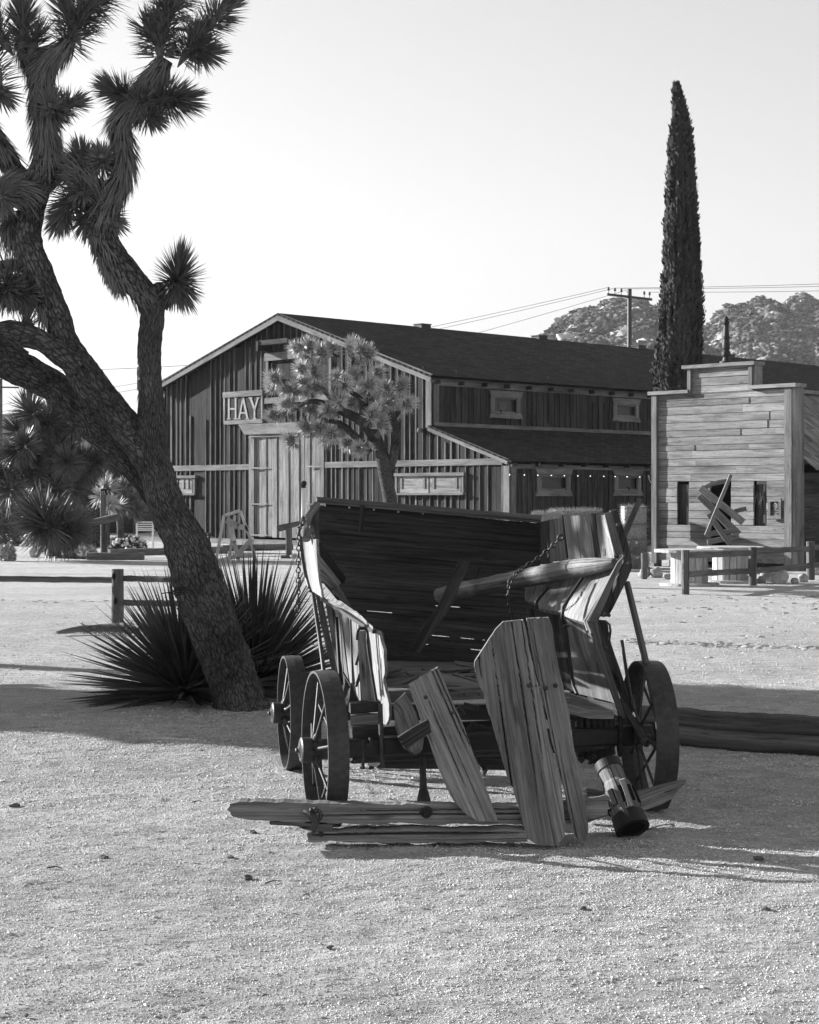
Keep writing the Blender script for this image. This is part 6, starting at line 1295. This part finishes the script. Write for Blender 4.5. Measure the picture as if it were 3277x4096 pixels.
# broken block hanging behind the narrow plank
T = thing('broken_block', 'broken wooden block with a cross piece beside the narrower leaning plank', 'timber', V((.0, 8.7, .2)))
c4 = lambda x, y: (1350 + x * .3768, 2500 + y * .3768)
m = MB(); m.board([(P(*c4(590, 860), 8.6), P(*c4(720, 735), 8.6)), (P(*c4(600, 980), 8.55), P(*c4(790, 870), 8.55)), (P(*c4(640, 1180), 8.5), P(*c4(880, 1060), 8.5)), (P(*c4(720, 1350), 8.46), P(*c4(960, 1230), 8.46)), (P(*c4(820, 1390), 8.45), P(*c4(900, 1330), 8.45))], .09, CAMN, nv=10, cracks=4, rag=.008, endrag=.01); obj('block', m, M['plank'], T)
m = MB(); m.board([(P(*c4(640, 1200), 8.24), P(*c4(720, 1330), 8.24)), (P(*c4(960, 1005), 8.22), P(*c4(1000, 1140), 8.22))], .05, CAMN, nv=5, cracks=2, rag=.008, endrag=.01); obj('cross_piece', m, M['dark'], T)
m = MB(); m.tube([P(1690, 2995, 8.65), P(1692, 3100, 8.6), P(1694, 3160, 8.58)], [.016, .017, .020], 12); m.tube([P(1694, 3155, 8.58), P(1695, 3180, 8.56), P(1696, 3222, 8.55)], [.020, .028, .040], 14, sq=.4); tag(obj('iron_stake', m, M['iron'], base=P(1695, 3222, 8.55)), 'upright iron rod with a flared foot behind the timber beam', 'rod')
# timber beams on the ground
T = thing('timber_beam', 'long weathered split beam lying on the ground before the wagon', 'beam', V((.1, 8.25, 0)))
yb = lambda x: 8.03 + (x - 920) / 1500 * .10
L_ = [(918, 3216, 922, 3262), (960, 3206, 950, 3275), (1060, 3207, 1060, 3282), (1160, 3212, 1200, 3288), (1300, 3214, 1300, 3292), (1500, 3218, 1500, 3300), (1600, 3219, 1600, 3290), (1700, 3220, 1700, 3300), (1900, 3222, 1900, 3296), (2100, 3224, 2100, 3300), (2300, 3212, 2300, 3290), (2436, 3190, 2430, 3262)]
m = MB(); m.board([(P(a, b, yb(a)), P(c, d, yb(c) - .02)) for a, b, c, d in L_], .09, CAMN, nv=26, cracks=3, rag=.004, step=.012, endrag=.03, bow=.005, cd=.5); obj('beam', m, M['plank'], T)
m = MB(); m.board([(P(x, y, 8.05), P(x2, y2, 8.04)) for x, y, x2, y2 in ((1076, 3290, 1080, 3297), (1140, 3288, 1150, 3304), (1230, 3290, 1240, 3322), (1330, 3300, 1330, 3318))], .05, CAMN, nv=6, cracks=1, rag=.004, step=.02); obj('splinter', m, M['plank'], T)
m = MB(); m.lathe(P(1706, 3248, yb(1706) - .012), CAMN, [(-.01, .02), (0, .029), (.008, .028), (.009, .014), (.018, .012)], 20); obj('bolt', m, M['iron2'], T)
m = MB(); m.torus(P(1262, 3262, 7.98), V((1, 0, 0)), ZUP, .026, .009); m.tube([P(1218, 3248, 8.0), P(1245, 3252, 7.98), P(1262, 3290, 7.97), P(1250, 3325, 7.97)], [.012, .016, .017, .012], 8, rag=.15, step=.02); m.ico(P(1262, 3242, 7.98), .016, 2, .2); m.tube([P(1262, 3240, 7.98), P(1240, 3238, 7.97)], .007, 6); obj('shackle', m, M['iron'], T)
T = thing('timber_strip', 'thin lower strip of timber lying just before the long beam', 'beam', V((.1, 8.1, 0)))
m = MB(); m.board([(P(a, b, 7.99), P(c, d, 7.98)) for a, b, c, d in ((1226, 3336, 1236, 3368), (1300, 3328, 1300, 3366), (1400, 3324, 1400, 3370), (1500, 3326, 1500, 3370), (1650, 3320, 1650, 3374), (1800, 3328, 1800, 3370), (2000, 3322, 2000, 3370), (2110, 3322, 2110, 3366))], .12, CAMN, nv=12, cracks=1, rag=.005, step=.015, cd=.6); obj('strip', m, M['plank'], T)
m = MB(); m.lathe(P(1285, 3337, 7.98), CAMN, [(-.01, .008), (.002, .012), (.006, .008)], 12); obj('bolt', m, M['iron2'], T)
# wooden wheel hub with spoke stubs
T = thing('wheel_hub', 'old wooden wheel hub with iron bands and two broken spokes', 'wheel hub', V((1.06, 8.3, 0)))
h0 = P(2432, 3058, 8.45); h1 = P(2532, 3318, 8.22); ax = (h1 - h0); Lh = ax.length; ax.normalize(); k = 8.35 / F
m = MB(); m.lathe(h0, ax, [(0, 50 * k), (.02, 50 * k), (.10 * Lh / .34, 50 * k), (.115 * Lh / .34, 56 * k), (.15 * Lh / .34, 62 * k), (.23 * Lh / .34, 64 * k), (.26 * Lh / .34, 60 * k), (Lh - .02, 60 * k)], 30, rag=.05, smooth=False); obj('hub_barrel', m, M['grey'], T)
m = MB(); m.lathe(h0 - ax * .008, ax, [(0, 44 * k), (0, 54 * k), (.045, 54 * k), (.045, 44 * k)], 30); m.lathe(h1 - ax * .075, ax, [(0, 58 * k), (0, 66 * k), (.075, 70 * k), (.076, 50 * k), (.03, 46 * k), (.029, .001)], 34); obj('iron_band', m, M['iron2'], T); m = MB(); m.lathe(h1 - ax * .01, ax, [(0, .001), (0, 50 * k), (.004, 50 * k), (.0041, .001)], 30); obj('bore_shade', m, M['black'], T)  # last disc is painted black for the shade in the hollow hub end
a_, b_ = perp(ax); tc = V((0, -1, 0)); tc = (tc - ax * tc.dot(ax)).normalized(); sdx = ax.cross(tc)
m = MB()
for an in (-75, -38, -8, 30, 66, 110, -115): dq = tc * math.cos(R(an)) + sdx * math.sin(R(an)); p = h0 + ax * Lh * .58 + dq * 60 * k; m.beam(p - ax * .045, p + ax * .04, .028, .022, up=dq)
m.tube([h0 + ax * .045 + tc * 55 * k, h0 + ax * Lh * .5 + tc * 64 * k, h1 - ax * .09 + tc * 60 * k - sdx * .01], .0035, 5); obj('mortise', m, M['black'], T)
m = MB(); p = h0 + ax * Lh * .3 + (tc * .8 - sdx * .35 * -1) * 64 * k; m.board([(P(2478, 3120, 8.27), P(2500, 3115, 8.27)), (P(2496, 3170, 8.24), P(2519, 3165, 8.24)), (P(2515, 3225, 8.2), P(2537, 3221, 8.2))], .02, CAMN, nv=3, cracks=1); obj('spoke', m, M['grey'], T)
m = MB(); m.board([(P(2545, 3170, 8.36), P(2560, 3245, 8.34)), (P(2640, 3148, 8.38), P(2640, 3222, 8.36)), (P(2702, 3132, 8.4), P(2700, 3190, 8.39)), (P(2748, 3128, 8.42), P(2704, 3172, 8.4))], .05, CAMN, nv=6, cracks=1, rag=.003, step=.02); obj('spoke', m, M['facade'], T)
m = MB(); m.board([(P(2585, 3243, 8.38), P(2590, 3248, 8.38)), (P(2640, 3215, 8.38), P(2650, 3240, 8.38)), (P(2690, 3192, 8.39), P(2672, 3235, 8.39))], .04, CAMN, nv=2); obj('spoke_iron', m, M['iron2'], T)
m = MB(); m.board([(P(2350, 3160, 8.42), P(2350, 3198, 8.42)), (P(2400, 3168, 8.4), P(2400, 3210, 8.4)), (P(2448, 3180, 8.38), P(2450, 3222, 8.38))], .05, CAMN, nv=4, rag=.003, step=.02); obj('spoke', m, M['facade'], T)
m = MB(); m.board([(P(2352, 3235, 8.5), P(2350, 3290, 8.5)), (P(2410, 3225, 8.5), P(2425, 3262, 8.5)), (P(2430, 3235, 8.5), P(2435, 3262, 8.5))], .05, CAMN, nv=3); m2 = obj('broken_felloe', m, M['plank'], T)
# dry weed behind the beam
m = MB(); r_ = random.Random(4); p0 = G(1500, 3190); p1 = p0 + V((-.05, .0, .09)); m.tube([p0, p1], .0022, 4)
for i in range(40): f = r_.random(); m.blade(p0.lerp(p1, f), V((r_.uniform(-1, 1), r_.uniform(-.5, .5), r_.uniform(0, 1))), .028, .003, CAMN)
tag(obj('dry_weed', m, M['leafS'], base=p0), 'tiny dry weed growing behind the timber beam', 'weed')

for o in sc.objects:
    if '_b' in o: del o['_b']
# air: far hills fade a little
HZ = MB(); x0, x1, y0, y1, z0_, z1_ = -1250, 1450, -40, 1150, -1.0, 175
HZ.box(V((x0, y0, z0_)), V((x1 - x0, 0, 0)), V((0, y1 - y0, 0)), V((0, 0, z1_ - z0_)))
hm = bpy.data.materials.new('haze_air'); hm.use_nodes = True; ht = hm.node_tree; ht.nodes.clear(); ho = ht.nodes.new('ShaderNodeOutputMaterial'); pv = ht.nodes.new('ShaderNodeVolumePrincipled')
pv.inputs['Density'].default_value = .0001; pv.inputs['Color'].default_value = g3(.9); pv.inputs['Anisotropy'].default_value = .2; ht.links.new(pv.outputs[0], ho.inputs['Volume'])
tag(obj('haze', HZ, hm), 'thin pale haze over the distant hills', 'haze', kind='stuff')
for o in sc.objects:
    if '_b' in o: del o['_b']
